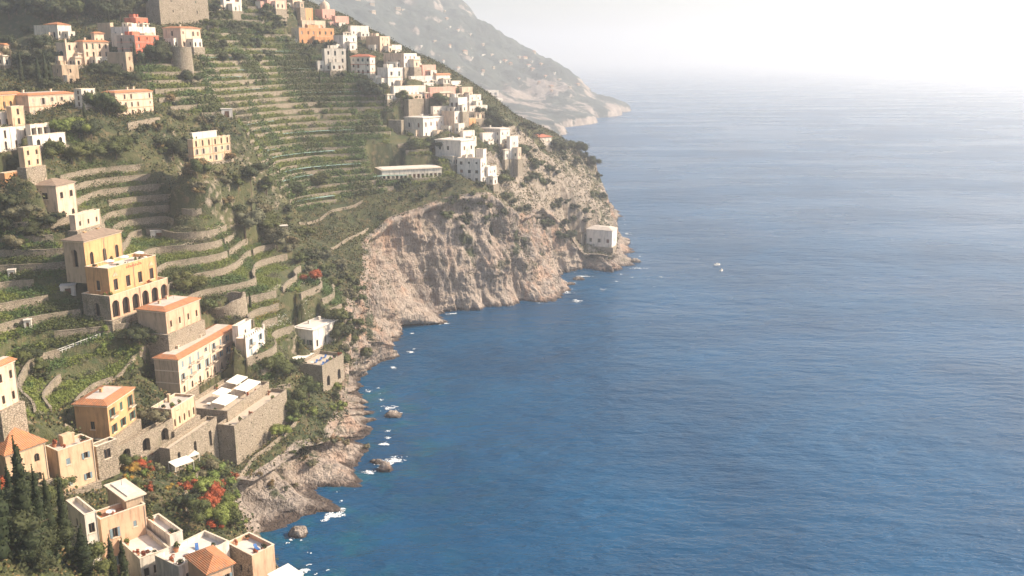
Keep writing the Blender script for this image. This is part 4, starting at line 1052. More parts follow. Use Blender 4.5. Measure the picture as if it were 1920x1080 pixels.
# ------------------------------------------------------------------ dry stone terrace walls along the contours
LM = [('the golden tiered villa', 215, 530), ('the long cliff hotel', 390, 680), ('the yellow house with tile rim', 200, 770), ('the square cream tower house', 100, 380),
      ('the apricot hotel', 400, 285), ('the cream hotel with brown side', 240, 195), ('the coral red house', 270, 90), ('the white cube house', 800, 240),
      ('the pale palazzo', 860, 290), ('the long white arcade', 770, 330), ('the narrow red roofed house', 675, 125), ('the orange house', 600, 65), ('the ruined tower', 420, 575),
      ('the small white house by the pool', 600, 635), ('the lone white house by the sea', 1125, 450), ('the cream villa with arches', 345, 70), ('the monastery wall', 340, 25),
      ('the house with orange hip roof', 45, 840), ('the tan corner house', 220, 1000), ('the big stone bastion', 480, 800), ('the long cream hotel', 95, 195), ('the big cliff face', 850, 450),
      ('the white hip roofed house', 95, 60), ('the sunken roof terrace', 460, 1030), ('the rounded sun terrace', 605, 700), ('the stone hut', 740, 240), ('the orange tiled house in the pines', 1005, 262)]
ORD = ['', 'second', 'third', 'fourth', 'fifth', 'sixth', 'seventh', 'eighth', 'ninth', 'tenth', 'eleventh', 'twelfth']
PEND = []          # (object, description, px, py)
def later(o, desc, P): PEND.append((o, desc, *PR(*P)))
def finish_labels():
    grp = {}
    for o, desc, px, py in PEND:
        n, lx, ly = min(LM, key=lambda q: math.hypot(q[1]-px, (q[2]-py)*1.2))
        dx, dy = px-lx, py-ly
        rel = ('above' if dy < 0 else 'below') if abs(dy) > abs(dx)*.6 else ('right of' if dx > 0 else 'left of')
        grp.setdefault((desc, rel, n), []).append((math.hypot(dx, dy), o))
    for (desc, rel, n), L in grp.items():
        L.sort(key=lambda q: q[0])
        for k, (_, o) in enumerate(L):
            if len(L) == 1: s = f'{desc} {rel} {n}'
            elif k == 0: s = f'closest {desc} {rel} {n}'
            elif k == len(L)-1: s = f'farthest {desc} {rel} {n}'
            else: s = f'{ORD[k] if k < 12 else str(k+1)+"th"} closest {desc} {rel} {n}'
            o['label'] = s
CS = 1.8
cgx = np.arange(-265, 100, CS); cgy = np.arange(110, 640, CS)
CGX, CGY = np.meshgrid(cgx, cgy)
def at_grid(A, x, y): return bil(A, -270, 95, GS, x, y)
WOB = ZS + fbm(GX/40, GY/40, 9.1, 2) * 0.45
def contours(Zf, lev, m):
    inside = Zf >= lev
    segs = {}
    pts = {}
    def cut(a, b):
        key = (a, b) if a < b else (b, a)
        if key not in pts:
            za, zb = Zf[a], Zf[b]; t = (lev-za)/(zb-za)
            pts[key] = (cgx[a[1]]+(cgx[b[1]]-cgx[a[1]])*t, cgy[a[0]]+(cgy[b[0]]-cgy[a[0]])*t)
        return key
    code = inside[:-1, :-1]*1 + inside[:-1, 1:]*2 + inside[1:, 1:]*4 + inside[1:, :-1]*8
    cells = np.argwhere((code > 0) & (code < 15) & (m[:-1, :-1] > .6))
    for j, i in cells:
        j = int(j); i = int(i)
        c = [(j, i), (j, i+1), (j+1, i+1), (j+1, i)]
        cr = [cut(c[k], c[(k+1) % 4]) for k in range(4) if inside[c[k]] != inside[c[(k+1) % 4]]]
        for k in range(0, len(cr)-1, 2):
            segs.setdefault(cr[k], []).append(cr[k+1]); segs.setdefault(cr[k+1], []).append(cr[k])
    out = []; seen = set()
    starts = [k for k in segs if len(segs[k]) == 1] + list(segs)
    for s in starts:
        if s in seen: continue
        ch = [s]; seen.add(s); cur = s
        while True:
            nx = [k for k in segs[cur] if k not in seen]
            if not nx: break
            cur = nx[0]; seen.add(cur); ch.append(cur)
        if len(ch) > 4: out.append(np.array([pts[k] for k in ch]))
    return out
def resample(P, step):
    d = np.r_[0, np.cumsum(np.hypot(*np.diff(P, axis=0).T))]
    n = max(2, int(d[-1]/step)+1); s = np.linspace(0, d[-1], n)
    return np.c_[np.interp(s, d, P[:, 0]), np.interp(s, d, P[:, 1])], d[-1]
def ribbon_dirs(P):
    t = np.gradient(P, axis=0); t /= np.hypot(t[:, 0], t[:, 1])[:, None]+1e-9
    n = np.c_[t[:, 1], -t[:, 0]]
    g = np.c_[at_grid(gxx, P[:, 0], P[:, 1]), at_grid(gyy, P[:, 0], P[:, 1])]
    sgn = np.sign((n*g).sum(1).mean()) or 1
    return n*sgn          # pointing uphill
def near_building(x, y, pad=0.5):
    r = np.zeros(len(x), bool)
    for b in BL:
        a = (x-b['C'][0])*b['rr'][0]+(y-b['C'][1])*b['rr'][1]; c = (x-b['C'][0])*b['rl'][0]+(y-b['C'][1])*b['rl'][1]
        r |= (a > -pad) & (a < b['WR']+pad) & (c > -pad) & (c < b['WL']+pad)
    return r
CHAINS = []      # (layer, level, polyline) of the terrace edges
n_w = 0
for li, (m, dz, z0) in enumerate(LAY):
    Zf = at_grid(WOB, CGX, CGY); mf = at_grid(m, CGX, CGY)*at_grid(mask.astype(float), CGX, CGY)
    Zf2 = (Zf - z0)/dz
    for k in range(int(Zf2[mf > .6].min()), int(Zf2[mf > .6].max())+1):
        for ch in contours(Zf2, k+0.74, mf):
            P, ln = resample(ch, 1.6)
            bad = near_building(P[:, 0], P[:, 1], 0.4) | (np.abs(at_grid(ZT-ZPRE, P[:, 0], P[:, 1])) > .35)
            # split where buildings interrupt, and into runs of about 60 m
            runs = []; cur = []
            lim = random.randint(26, 46)
            for q in range(len(P)):
                if bad[q] or len(cur) > lim:
                    if len(cur) > 5: runs.append(np.array(cur))
                    cur = [P[q]] if not bad[q] else []; lim = random.randint(26, 46)
                else: cur.append(P[q])
            if len(cur) > 5: runs.append(np.array(cur))
            for P2 in runs:
                if random.random() < .02: continue
                if random.random() < .2: P2 = P2[:max(6, int(len(P2)*random.uniform(.55, .95)))]
                up = ribbon_dirs(P2); P2 = P2 + (fbm(P2[:, 0]/3, P2[:, 1]/3, k, 2)*.18)[:, None]*up
                CHAINS.append((li, k, dz, z0, P2, up))
                zb = at_grid(ZT, P2[:, 0]-up[:, 0]*.5, P2[:, 1]-up[:, 1]*.5) - .9
                ztp = np.full(len(P2), z0 + dz*(k+1)+.30) + fbm(P2[:, 0]/2.5, P2[:, 1]/2.5, 5.5, 2)*.22
                ztp = np.maximum(ztp, zb+1.2)
                prof = [(0, zb), (.12, ztp-.16), (.03, ztp-.15), (.03, ztp), (.55, ztp+.01), (.60, zb+.4)]
                prof = [(-.08, zb), (.04, ztp-.17), (-.03, ztp-.16), (-.03, ztp), (.55, ztp+.01), (.60, zb)]
                Vv = np.concatenate([np.c_[P2+up*o_, z_] for o_, z_ in prof]); n = len(P2)
                ff = [(a*n+q, a*n+q+1, (a+1)*n+q+1, (a+1)*n+q) for a in range(len(prof)-1) for q in range(n-1)]
                ff += [tuple(a*n for a in range(len(prof))), tuple(a*n+n-1 for a in range(len(prof)))[::-1]]
                c0 = Vector((*P2[n//2], float(zb[n//2])))
                o = mesh_obj('terrace_wall', [tuple(v_) for v_ in (Vv-np.array(c0))], ff, M['stone'], loc=c0)
                tag(o, None, 'wall', 'dry stone terrace walls across the slope')
                later(o, ('long ' if n > 26 else 'short ') + 'dry stone terrace wall', tuple(c0)); n_w += 1
print('terrace walls', n_w)
# shade nets laid along the far terraces
for li, k, dz, z0, P2, up in CHAINS:
    if li == 1 and len(P2) > 12 and random.random() < .42:
        a = random.randint(0, len(P2)//3); e = random.randint(len(P2)*2//3, len(P2)); Q = P2[a:e]; n = len(Q)
        if n < 8: continue
        u2 = up[a:e]; zt = z0+dz*(k+1)+.25
        Vv = np.concatenate([np.c_[Q+u2*.9, np.full(n, zt+1.5)], np.c_[Q+u2*2.1, zt+1.75+fbm(Q[:, 0], Q[:, 1], 1, 2)*.15], np.c_[Q+u2*2.2, np.full(n, zt+1.2)]])
        ff = [(b_*n+q, b_*n+q+1, (b_+1)*n+q+1, (b_+1)*n+q) for b_ in (0, 1) for q in range(n-1)]
        c0 = Vector((*Q[n//2], zt))
        r = thing('shade_net', None, 'net', c0, 'shade nets over the vine terraces')
        mesh_obj('net', [tuple(v_) for v_ in (Vv-np.array(c0))], ff, M['net'], r)
        for q in range(1, n, 4):
            p = Q[q]+u2[q]*1.0-np.array(c0)[:2]
            mb = MB(); mb.box(p[0]-.05, p[0]+.05, p[1]-.05, p[1]+.05, -.3, 1.5); mb.build('post', [M['wood']], r)
        later(r, 'pale green shade net strip', tuple(c0))

# ------------------------------------------------------------------ foliage
def leaf_cloud(blobs, n, size, rs, flat=1.0):
    """many small leaf faces over a set of ellipsoid blobs (x,y,z,rx,ry,rz)"""
    bl = np.array(blobs, float); w = bl[:, 3]*bl[:, 5]; w = w/w.sum()
    pick = rs.choice(len(bl), n, p=w)
    dr = rs.normal(size=(n, 3)); dr /= np.linalg.norm(dr, axis=1)[:, None]
    rad = rs.uniform(.55, 1.08, n)**.6
    c = bl[pick, :3] + dr*bl[pick, 3:]*rad[:, None]
    nrm = dr + rs.normal(size=(n, 3))*.55; nrm /= np.linalg.norm(nrm, axis=1)[:, None]
    a = np.cross(nrm, rs.normal(size=(n, 3))); a /= np.linalg.norm(a, axis=1)[:, None]; b_ = np.cross(nrm, a)
    s = rs.uniform(.6, 1.3, n)[:, None]*size
    V_ = np.stack([c-a*s*.5, c-b_*s*.42, c+a*s*.5, c+b_*s*.42], 1).reshape(-1, 3)
    return V_, np.arange(n*4).reshape(-1, 4)
def core(blobs, k, rs):
    Vs, Fs = [], []; o = 0
    for (x, y, z, rx, ry, rz_) in blobs:
        th = np.linspace(0, math.pi, 6); ph = np.linspace(0, 2*math.pi, 9)[:-1]
        T, Pp = np.meshgrid(th, ph, indexing='ij')
        rr_ = k*(1+rs.uniform(-.15, .15, T.shape))
        Vs.append(np.c_[(x+rx*rr_*np.sin(T)*np.cos(Pp)).ravel(), (y+ry*rr_*np.sin(T)*np.sin(Pp)).ravel(), (z+rz_*rr_*np.cos(T)).ravel()])
        g = np.arange(48).reshape(6, 8)
        Fs.append(np.stack([g[:-1], np.roll(g, -1, 1)[:-1], np.roll(g, -1, 1)[1:], g[1:]], -1).reshape(-1, 4)+o); o += 48
    return np.concatenate(Vs), np.concatenate(Fs)
def np_mesh(name, V_, F_, mat):
    me = bpy.data.meshes.new(name); F_ = np.asarray(F_, np.int32)
    me.vertices.add(len(V_)); me.vertices.foreach_set('co', V_.astype(np.float32).ravel())
    me.loops.add(F_.size); me.loops.foreach_set('vertex_index', F_.ravel()); me.polygons.add(len(F_))
    me.polygons.foreach_set('loop_start', np.arange(0, F_.size, 4, dtype=np.int32)); me.update(calc_edges=True); me.materials.append(mat); return me
def trunk_mesh(h, r, lean, branches, rs):
    mb = MB(); n = 7
    def tube(p0, p1, r0, r1):
        p0, p1 = Vector(p0), Vector(p1); d_ = (p1-p0).normalized(); a = d_.orthogonal().normalized(); b_ = d_.cross(a)
        for q in range(n):
            c0, s0, c1, s1 = *(f(2*math.pi*q/n) for f in (math.cos, math.sin)), *(f(2*math.pi*(q+1)/n) for f in (math.cos, math.sin))
            mb.poly([p0+a*r0*c0+b_*r0*s0, p0+a*r0*c1+b_*r0*s1, p1+a*r1*c1+b_*r1*s1, p1+a*r1*c0+b_*r1*s0])
    top = (lean[0], lean[1], h); tube((0, 0, -.6), (lean[0]*.4, lean[1]*.4, h*.5), r, r*.8); tube((lean[0]*.4, lean[1]*.4, h*.5), top, r*.8, r*.6)
    for e in branches: tube(top, e, r*.5, r*.18)
    me = bpy.data.meshes.new('trunk'); me.from_pydata(mb.v, [], mb.f); me.materials.append(M['bark']); return me
PROTO = {}
def proto(kind, var, mat):
    key = (kind, var, mat)
    if key in PROTO: return PROTO[key]
    rs = np.random.default_rng(hash_key(kind, var))
    if kind == 'cypress':      # unit height 1, half width .11
        bl = [(rs.normal()*.008, rs.normal()*.008, .08+.86*t, .085*math.sin(math.pi*(.20+.80*t)**.7)**.8+.010, .085*math.sin(math.pi*(.20+.80*t)**.7)**.8+.010, .085) for t in np.linspace(0, 1, 13)]
        V_, F_ = leaf_cloud(bl, 1500, .022, rs); Vc, Fc_ = core(bl, .82, rs); tr = (.12, .018, (0, 0), [])
    elif kind == 'pine':       # umbrella pine, unit height 1
        bl = [(math.cos(a)*r_, math.sin(a)*r_, .84+rs.uniform(-.03, .05)-(r_*.12), .16, .16, .075) for a, r_ in [(rs.uniform(0, 6.3), rs.uniform(0, .34)) for _ in range(13)]]
        V_, F_ = leaf_cloud(bl, 1400, .04, rs); Vc, Fc_ = core(bl, .72, rs); tr = (.68, .03, (rs.uniform(-.06, .06), rs.uniform(-.06, .06)), [(q[0]*.8, q[1]*.8, q[2]-.05) for q in bl[:6]])
    elif kind == 'round':      # broad crown on a short trunk
        bl = [(rs.normal()*.22, rs.normal()*.22, rs.uniform(.42, .80), *(lambda s: (s, s, s*.8))(rs.uniform(.16, .30))) for _ in range(11)] + [(0, 0, .55, .36, .36, .32)]
        V_, F_ = leaf_cloud(bl, 1700, .062, rs); Vc, Fc_ = core(bl, .70, rs); tr = (.34, .035, (0, 0), [(q[0], q[1], q[2]) for q in bl[:5]])
    else:                      # shrub: low uneven clump
        bl = [(rs.normal()*.30, rs.normal()*.30, rs.uniform(.18, .55), *(lambda s: (s, s, s*.8))(rs.uniform(.18, .34))) for _ in range(7)]
        V_, F_ = leaf_cloud(bl, 620, .10, rs); Vc, Fc_ = core(bl, .66, rs); tr = (.25, .03, (0, 0), [(q[0]*.8, q[1]*.8, q[2]) for q in bl[:4]])
    me = np_mesh('crown', np.concatenate([V_, Vc]), np.concatenate([F_, Fc_+len(V_)]), M[mat])
    PROTO[key] = (me, trunk_mesh(*tr, rs)); return PROTO[key]
def hash_key(kind, var): return {'cypress': 100, 'pine': 200, 'round': 300, 'shrub': 400}[kind]+var
DESC = {'leaf_dark': 'dark green', 'leaf_mid': 'green', 'leaf_bright': 'bright green', 'leaf_olive': 'silvery olive', 'leaf_dry': 'brownish dry', 'leaf_red': 'red flowering', 'leaf_yellow': 'yellow flowering', 'leaf_white': 'white flowering', 'leaf_cypress': 'dark'}
NAME = {'cypress': ('cypress_tree', 'tree', 'slender cypress', 'cypress trees'), 'pine': ('umbrella_pine', 'tree', 'umbrella pine', 'umbrella pines'), 'round': ('broadleaf_tree', 'tree', 'round tree', 'broadleaf trees on the slope'), 'shrub': ('shrub', 'shrub', 'shrub', 'shrubs on the slope')}
COUNT = {}
def plant(kind, mat, P, h, wide=1.0):
    nm, cat, noun, grp = NAME[kind]
    me, tr = proto(kind, random.randint(0, 3), mat)
    r = thing(nm, None, cat, tuple(P), grp)
    for part, mesh in (('crown', me), ('trunk', tr)):
        o = add_obj(part, mesh, r, None, random.uniform(0, 6.28)); o.scale = (h*wide, h*wide, h)
    later(r, DESC[mat]+' '+noun, tuple(P)); COUNT[kind] = COUNT.get(kind, 0)+1
    return r
def tree_px(kind, mat, px, py, hpx, wide=1.0):
    loc, nor = hit(px, py)
    if loc is None: return None
    if kind != 'cypress': hpx *= 1.0
    return plant(kind, mat, loc, hpx*loc.y/FPX*1.03, wide)
for t in [  # cypresses
    (42,158,62,.8),(75,168,62,.9),(89,168,70,.8),(97,166,58,.8),(254,124,44,.9),(230,50,24,.9),(205,48,30,.9),(654,142,52,.7),(375,626,46,1.1),(352,636,28,1),(344,636,24,1),(160,232,40,1.2),(600,160,30,.9),(224,272,28,1.4),
    (462,585,40,1),(470,580,34,1)]: tree_px('cypress', 'leaf_cypress', t[0], t[1], t[2], t[3])
for px, py, Y, hm, wd in [(68, 1120, 136, 20, .95), (112, 1130, 140, 15, .85), (8, 1085, 130, 23, .9), (140, 1140, 146, 15, .8), (95, 1125, 138, 16, .85), (216, 1110, 151, 9.5, 1.0), (237, 1110, 152, 9.8, 1.0), (170, 1150, 140, 10, 1.5), (30, 1000, 150, 9, 1.2)]:
    p = U(px, py, Y); plant('cypress', 'leaf_cypress', (p[0], p[1], float(ground(p[0], p[1]))), hm*1.0, wd)
for t in [(22,128,60,.62),(952,268,40,.7),(985,262,34,.9),(1000,268,34,.9),(1012,272,26,.9),(936,246,30,.7)]: tree_px('pine', 'leaf_dark', t[0], t[1], t[2], t[3])
for t in [  # single trees
    ('leaf_dark',300,126,48,.9),('leaf_dark',283,122,36,1),('leaf_dark',190,150,32,1.2),('leaf_dark',215,152,30,1.1),('leaf_dark',245,160,28,1.1),('leaf_mid',219,300,44,1.1),('leaf_dark',325,300,48,1.1),('leaf_dark',345,302,40,1.1),
    ('leaf_mid',370,334,36,1),('leaf_mid',190,215,44,1),('leaf_dark',205,220,36,1),('leaf_mid',222,222,26,1),('leaf_bright',120,258,34,1.2),('leaf_bright',140,256,36,1.1),('leaf_mid',100,300,36,1.2),('leaf_mid',135,310,40,1.2),('leaf_dark',150,262,36,1.1),
    ('leaf_dark',172,262,44,.9),('leaf_mid',170,300,36,1.2),('leaf_mid',360,550,42,1.3),('leaf_mid',345,552,30,1.2),('leaf_mid',388,590,36,1),('leaf_dark',262,650,44,1.2),('leaf_mid',282,652,40,1.1),('leaf_dark',242,645,34,1.2),('leaf_olive',292,806,52,1.1),
    ('leaf_mid',522,705,40,1.3),('leaf_mid',505,700,36,1.2),('leaf_dark',545,706,34,1.2),('leaf_dark',470,345,40,1.2),('leaf_mid',500,365,36,1.2),('leaf_mid',560,370,30,1.4),('leaf_mid',600,352,28,1.5),('leaf_olive',460,440,52,1.2),('leaf_mid',500,440,40,1.2),('leaf_olive',520,470,44,1.2),
    ('leaf_dark',420,120,20,1.3),('leaf_dark',445,116,18,1.3),('leaf_dark',352,160,28,1.1),('leaf_mid',780,286,26,1.6),('leaf_dark',810,280,24,1.6),('leaf_mid',770,196,18,1.4),('leaf_mid',752,192,22,1.3),('leaf_mid',828,198,22,1.6),('leaf_dark',705,190,34,1.2),('leaf_dark',690,180,30,1.2),
    ('leaf_dark',900,225,26,1),('leaf_dark',920,232,30,1.1),('leaf_dark',930,250,30,1.2),('leaf_mid',940,350,26,1.2),('leaf_mid',975,300,30,1.2),('leaf_dark',1060,285,24,1.4),('leaf_dark',1085,290,28,1.2),('leaf_dark',1112,318,26,1),('leaf_dark',1040,285,24,1.3),
    ('leaf_dark',1070,452,22,1.3),('leaf_dark',1050,455,24,1.2),('leaf_dark',1098,455,16,1),('leaf_mid',630,615,44,1),('leaf_dark',636,640,40,1),('leaf_mid',645,690,36,1),('leaf_mid',580,745,40,1.1),('leaf_mid',550,780,36,1.2),('leaf_mid',560,760,34,1.2),('leaf_bright',540,800,30,1.2),('leaf_bright',525,820,30,1.2),
    ('leaf_bright',400,905,36,1.1),('leaf_olive',397,895,40,1),('leaf_bright',385,930,46,1.1),('leaf_red',405,945,42,1.1),('leaf_red',390,960,38,1.1),('leaf_mid',370,975,46,1.1),('leaf_bright',412,985,44,1.1),('leaf_mid',440,990,40,1.2),('leaf_bright',425,965,40,1.1),('leaf_dark',350,955,34,1.1),('leaf_red',592,530,26,1.3),
    ('leaf_olive',420,850,44,1.2),('leaf_dry',435,838,40,1.2),('leaf_olive',130,985,60,1.2),('leaf_mid',95,945,50,1.2),('leaf_mid',110,1000,60,1.2),('leaf_dark',40,980,70,1.2),('leaf_dark',20,1030,90,1.2),('leaf_mid',165,1080,70,1),('leaf_dark',90,1050,80,1.2),('leaf_red',6,940,46,1),
    ('leaf_bright',545,1060,30,1.2),('leaf_bright',560,1075,30,1.2),('leaf_olive',30,470,30,1.4),('leaf_dark',60,450,34,1.2),('leaf_dark',95,430,32,1.2),('leaf_olive',40,420,40,1.2),('leaf_dark',20,400,40,1.2),('leaf_dark',30,330,34,1.1),('leaf_dark',10,440,36,1.2),
    ('leaf_dark',60,680,30,1.3),('leaf_mid',40,690,36,1.2),('leaf_mid',80,700,30,1.3),('leaf_yellow',250,890,24,1.2),('leaf_red',262,880,22,1.3),('leaf_mid',240,880,30,1.2),('leaf_red',280,860,20,1.3),('leaf_bright',300,850,26,1.2)]:
    tree_px('round', t[0], t[1], t[2], t[3], t[4])
def zone(poly, n, kinds, h0, h1, tries=6):
    xs = [p[0] for p in poly]; ys = [p[1] for p in poly]; k = 0
    for _ in range(n*tries):
        if k >= n: break
        x, y = random.uniform(min(xs), max(xs)), random.uniform(min(ys), max(ys))
        if not inpoly(np.array([x]), np.array([y]), poly)[0]: continue
        loc, nor = hit(x, y)
        if loc is None or near_building(np.array([loc.x]), np.array([loc.y]), .3)[0]: continue
        kd, mt = random.choice(kinds)
        if COUNT.get(kd, 0) >= 298: continue
        plant(kd, mt, loc, random.uniform(h0, h1), random.uniform(.9, 1.3)); k += 1
D, Mi, Ol, Dr, Br = 'leaf_dark', 'leaf_mid', 'leaf_olive', 'leaf_dry', 'leaf_bright'
zone([(0,2),(272,2),(272,30),(200,45),(140,45),(60,42),(0,60)], 62, [('round', D), ('round', D), ('round', Mi)], 6, 11)
zone([(0,60),(60,60),(100,80),(100,170),(0,175)], 26, [('round', D), ('shrub', D), ('round', Ol)], 4, 8)
zone([(385,22),(545,15),(556,95),(510,130),(390,90)], 34, [('round', D), ('round', Mi), ('shrub', D)], 3.5, 6)
zone([(290,170),(380,180),(430,240),(460,330),(560,470),(640,520),(640,560),(560,490),(440,420),(330,350),(240,270)], 60, [('shrub', D), ('shrub', Mi), ('shrub', Ol), ('round', Ol), ('shrub', Dr)], 2.5, 5)
zone([(520,380),(640,470),(690,560),(690,700),(630,690),(640,560),(560,500)], 44, [('shrub', Mi), ('shrub', D), ('shrub', Ol), ('round', Mi)], 2.5, 5)
zone([(950,260),(1120,290),(1150,370),(1100,440),(1000,430),(940,360)], 46, [('shrub', D), ('shrub', Mi), ('round', D)], 3, 6)
zone([(700,345),(930,345),(960,420),(840,440),(830,380),(700,375)], 30, [('shrub', D), ('shrub', Mi)], 2.5, 5)
zone([(540,740),(640,720),(650,790),(560,800),(460,860),(450,840)], 24, [('shrub', Mi), ('shrub', Br), ('shrub', D)], 1.8, 4)
zone([(340,880),(445,870),(450,1000),(350,980)], 18, [('shrub', Br), ('shrub', Mi), ('shrub', 'leaf_red')], 1.5, 3.5)
zone([(0,360),(110,420),(120,470),(0,480)], 18, [('shrub', D), ('shrub', Ol), ('shrub', Br)], 1.5, 3.5)
zone([(440,880),(620,790),(700,830),(620,920),(560,980)], 16, [('shrub', Ol), ('shrub', Dr), ('shrub', Mi)], 1.2, 2.6)
zone([(0,620),(150,560),(300,640),(230,690),(60,760)], 22, [('shrub', Mi), ('shrub', D), ('shrub', Br)], 1.2, 2.6)
zone([(220,870),(340,860),(350,960),(240,930)], 30, [('shrub', Br), ('shrub', Mi), ('shrub', 'leaf_red'), ('shrub', Ol), ('shrub', 'leaf_yellow')], 1.0, 2.4)
zone([(960,250),(1060,262),(1140,320),(1150,400),(1060,430)], 40, [('shrub', D), ('shrub', Mi), ('shrub', Ol)], 2.5, 5)
zone([(0,900),(130,940),(160,1075),(0,1075)], 12, [('round', D), ('shrub', D), ('shrub', Mi)], 3, 6)
zone([(550,60),(640,60),(700,160),(640,150),(560,100)], 16, [('round', D), ('shrub', D)], 3, 5)
print('plants', COUNT)

# ------------------------------------------------------------------ uncountable ground cover, one mesh for each kind
def clumps(P, n_leaf, rad, size, rs, zs=.7, zo=.35):
    n = len(P); tot = n*n_leaf
    c = np.repeat(P, n_leaf, 0) + rs.normal(size=(tot, 3))*np.array([rad, rad, rad*zs])*.55 + np.array([0, 0, rad*zo])
    nrm = rs.normal(size=(tot, 3)) + np.array([.3, -.2, .8]); nrm /= np.linalg.norm(nrm, axis=1)[:, None]
    a = np.cross(nrm, rs.normal(size=(tot, 3))); a /= np.linalg.norm(a, axis=1)[:, None]; b_ = np.cross(nrm, a)
    s = rs.uniform(.6, 1.3, tot)[:, None]*size
    return np.stack([c-a*s*.5, c-b_*s*.42, c+a*s*.5, c+b_*s*.42], 1).reshape(-1, 3), np.arange(tot*4).reshape(-1, 4)
def stuff(name, label, P, n_leaf, rad, size, mat, zs=.7, zo=.35):
    if not len(P): return
    V_, F_ = clumps(np.asarray(P), n_leaf, rad, size, rng, zs, zo)
    o = add_obj(name, np_mesh(name, V_, F_, M[mat])); tag(o, label, kind='stuff')
# crops in rows along the terraces
N = 1350000
rx = rng.uniform(-215, 95, N); ry = rng.uniform(105, 625, N)
sel = at_grid(mask.astype(float), rx, ry) > .9; rx, ry = rx[sel], ry[sel]
row = {k: [] for k in ('crops', 'lemon_bushes', 'green_crops', 'pale_crops', 'flower_bed')}
zz_ = at_grid(ZT, rx, ry); wob_ = at_grid(WOB, rx, ry)
nb = near_building(rx, ry, .6)
patch = fbm(rx/14, ry/14, 2.2, 3); patch2 = fbm(rx/9, ry/9, 8.2, 2)
for m, dz, z0 in LAY:
    mm = at_grid(m, rx, ry); s = (wob_-z0)/dz; t = s-np.floor(s)
    rowm = (np.abs(t-.0) < .05) | (np.abs(t-.22) < .08) | (np.abs(t-.46) < .09) | (np.abs(t-.64) < .03)
    ok = (mm > .6) & rowm & ~nb & (at_grid(cropA, rx, ry) > .5)
    P = np.c_[rx, ry, zz_]
    ok = ok & (fbm(rx/11, ry/11, 14.2, 2) > -.42)
    row['crops'].append(P[ok & (patch > .0) & (patch <= .24)]); row['lemon_bushes'].append(P[ok & (patch > .24) & (patch2 > -.5)]); row['green_crops'].append(P[ok & (patch <= .0) & (patch > -.35)])
    row['pale_crops'].append(P[ok & (patch <= -.35) & (patch2 < .15)]); row['flower_bed'].append(P[ok & (patch2 > .62) & (ry < 330)])
for k, lab, mat, n, r_, s_ in [('lemon_bushes', 'dark lemon bushes in rows on the terraces', 'leaf_mid', 6, 1.15, .5), ('crops', 'green vines and lemon bushes in rows along the terraces', 'leaf_crop', 6, .95, .46), ('green_crops', 'bright green vegetable rows along the terraces', 'leaf_bright', 5, .7, .40),
                        ('pale_crops', 'greyish olive plants in rows on the terraces', 'leaf_olive', 5, .85, .42), ('flower_bed', 'patches of white blossom on the near terraces', 'leaf_white', 3, .4, .3)]:
    P = np.concatenate(row[k]); 
    if len(P) > 50000: P = P[rng.choice(len(P), 50000, False)]
    fa = P[:, 1] > 385
    stuff(k, lab, P[~fa], n, r_, s_, mat, .8, .5); stuff(k, 'far '+lab, P[fa], n, r_*1.15, s_*1.45, mat, 1.1, .95)
# wild scrub on untended ground and on the cliff
wild = ((at_grid(cropA, rx, ry) < .62) | ((fbm(rx/11, ry/11, 14.2, 2) <= -.42) & (rng.random(len(rx)) < .25))) & ~nb & (fbm(rx/8, ry/8, 6.6, 3) > -.4)
P = np.c_[rx, ry, zz_][wild]; P = P[rng.choice(len(P), min(len(P), 66000), False)]; h3 = len(P)//3
stuff('hillside_scrub', 'dark scrub covering untended ground', P[:h3], 6, 1.3, .72, 'leaf_dark'); stuff('hillside_scrub', 'green scrub covering untended ground', P[h3:2*h3], 6, 1.2, .66, 'leaf_mid'); stuff('hillside_scrub', 'dry brown scrub covering untended ground', P[2*h3:], 5, .8, .5, 'leaf_dry')
cv = CV[1:NR+1]; gz = np.gradient(cv, axis=0); gt = np.gradient(cv, axis=1)
cn = np.cross(gt, gz); cn /= np.linalg.norm(cn, axis=-1)[..., None]+1e-9
upn = np.abs(cn[..., 2])
gm = fbm(cv[..., 0]/16, cv[..., 1]/16, cv[..., 2]/16, 4)
cpx_, cpy_ = PR(cv[..., 0], cv[..., 1], cv[..., 2])
bias = np.where(inpoly(cpx_, cpy_, [(600,400),(700,420),(720,560),(730,620),(690,720),(640,700)]), .32, 0) + np.where(inpoly(cpx_, cpy_, [(860,380),(960,380),(950,450),(850,450)]), .3, 0) + np.where(inpoly(cpx_, cpy_, [(940,250),(1150,280),(1160,400),(1080,440),(960,420)]), .15, 0) - np.where(inpoly(cpx_, cpy_, [(430,900),(700,800),(720,960),(500,1020)]), .18, 0)
cm = (gm + .5*(upn-.35) + bias > .20) & (cv[..., 2] > 5) & (rng.random(gm.shape) < .085)
P = cv[cm]; 
if len(P) > 11000: P = P[rng.choice(len(P), 11000, False)]
h2 = len(P)*3//5
stuff('cliff_scrub', 'dark green scrub clinging to the cliff', P[:h2], 9, .9, .5, 'leaf_dark'); stuff('cliff_scrub', 'lighter green scrub clinging to the cliff', P[h2:], 8, .8, .45, 'leaf_mid')
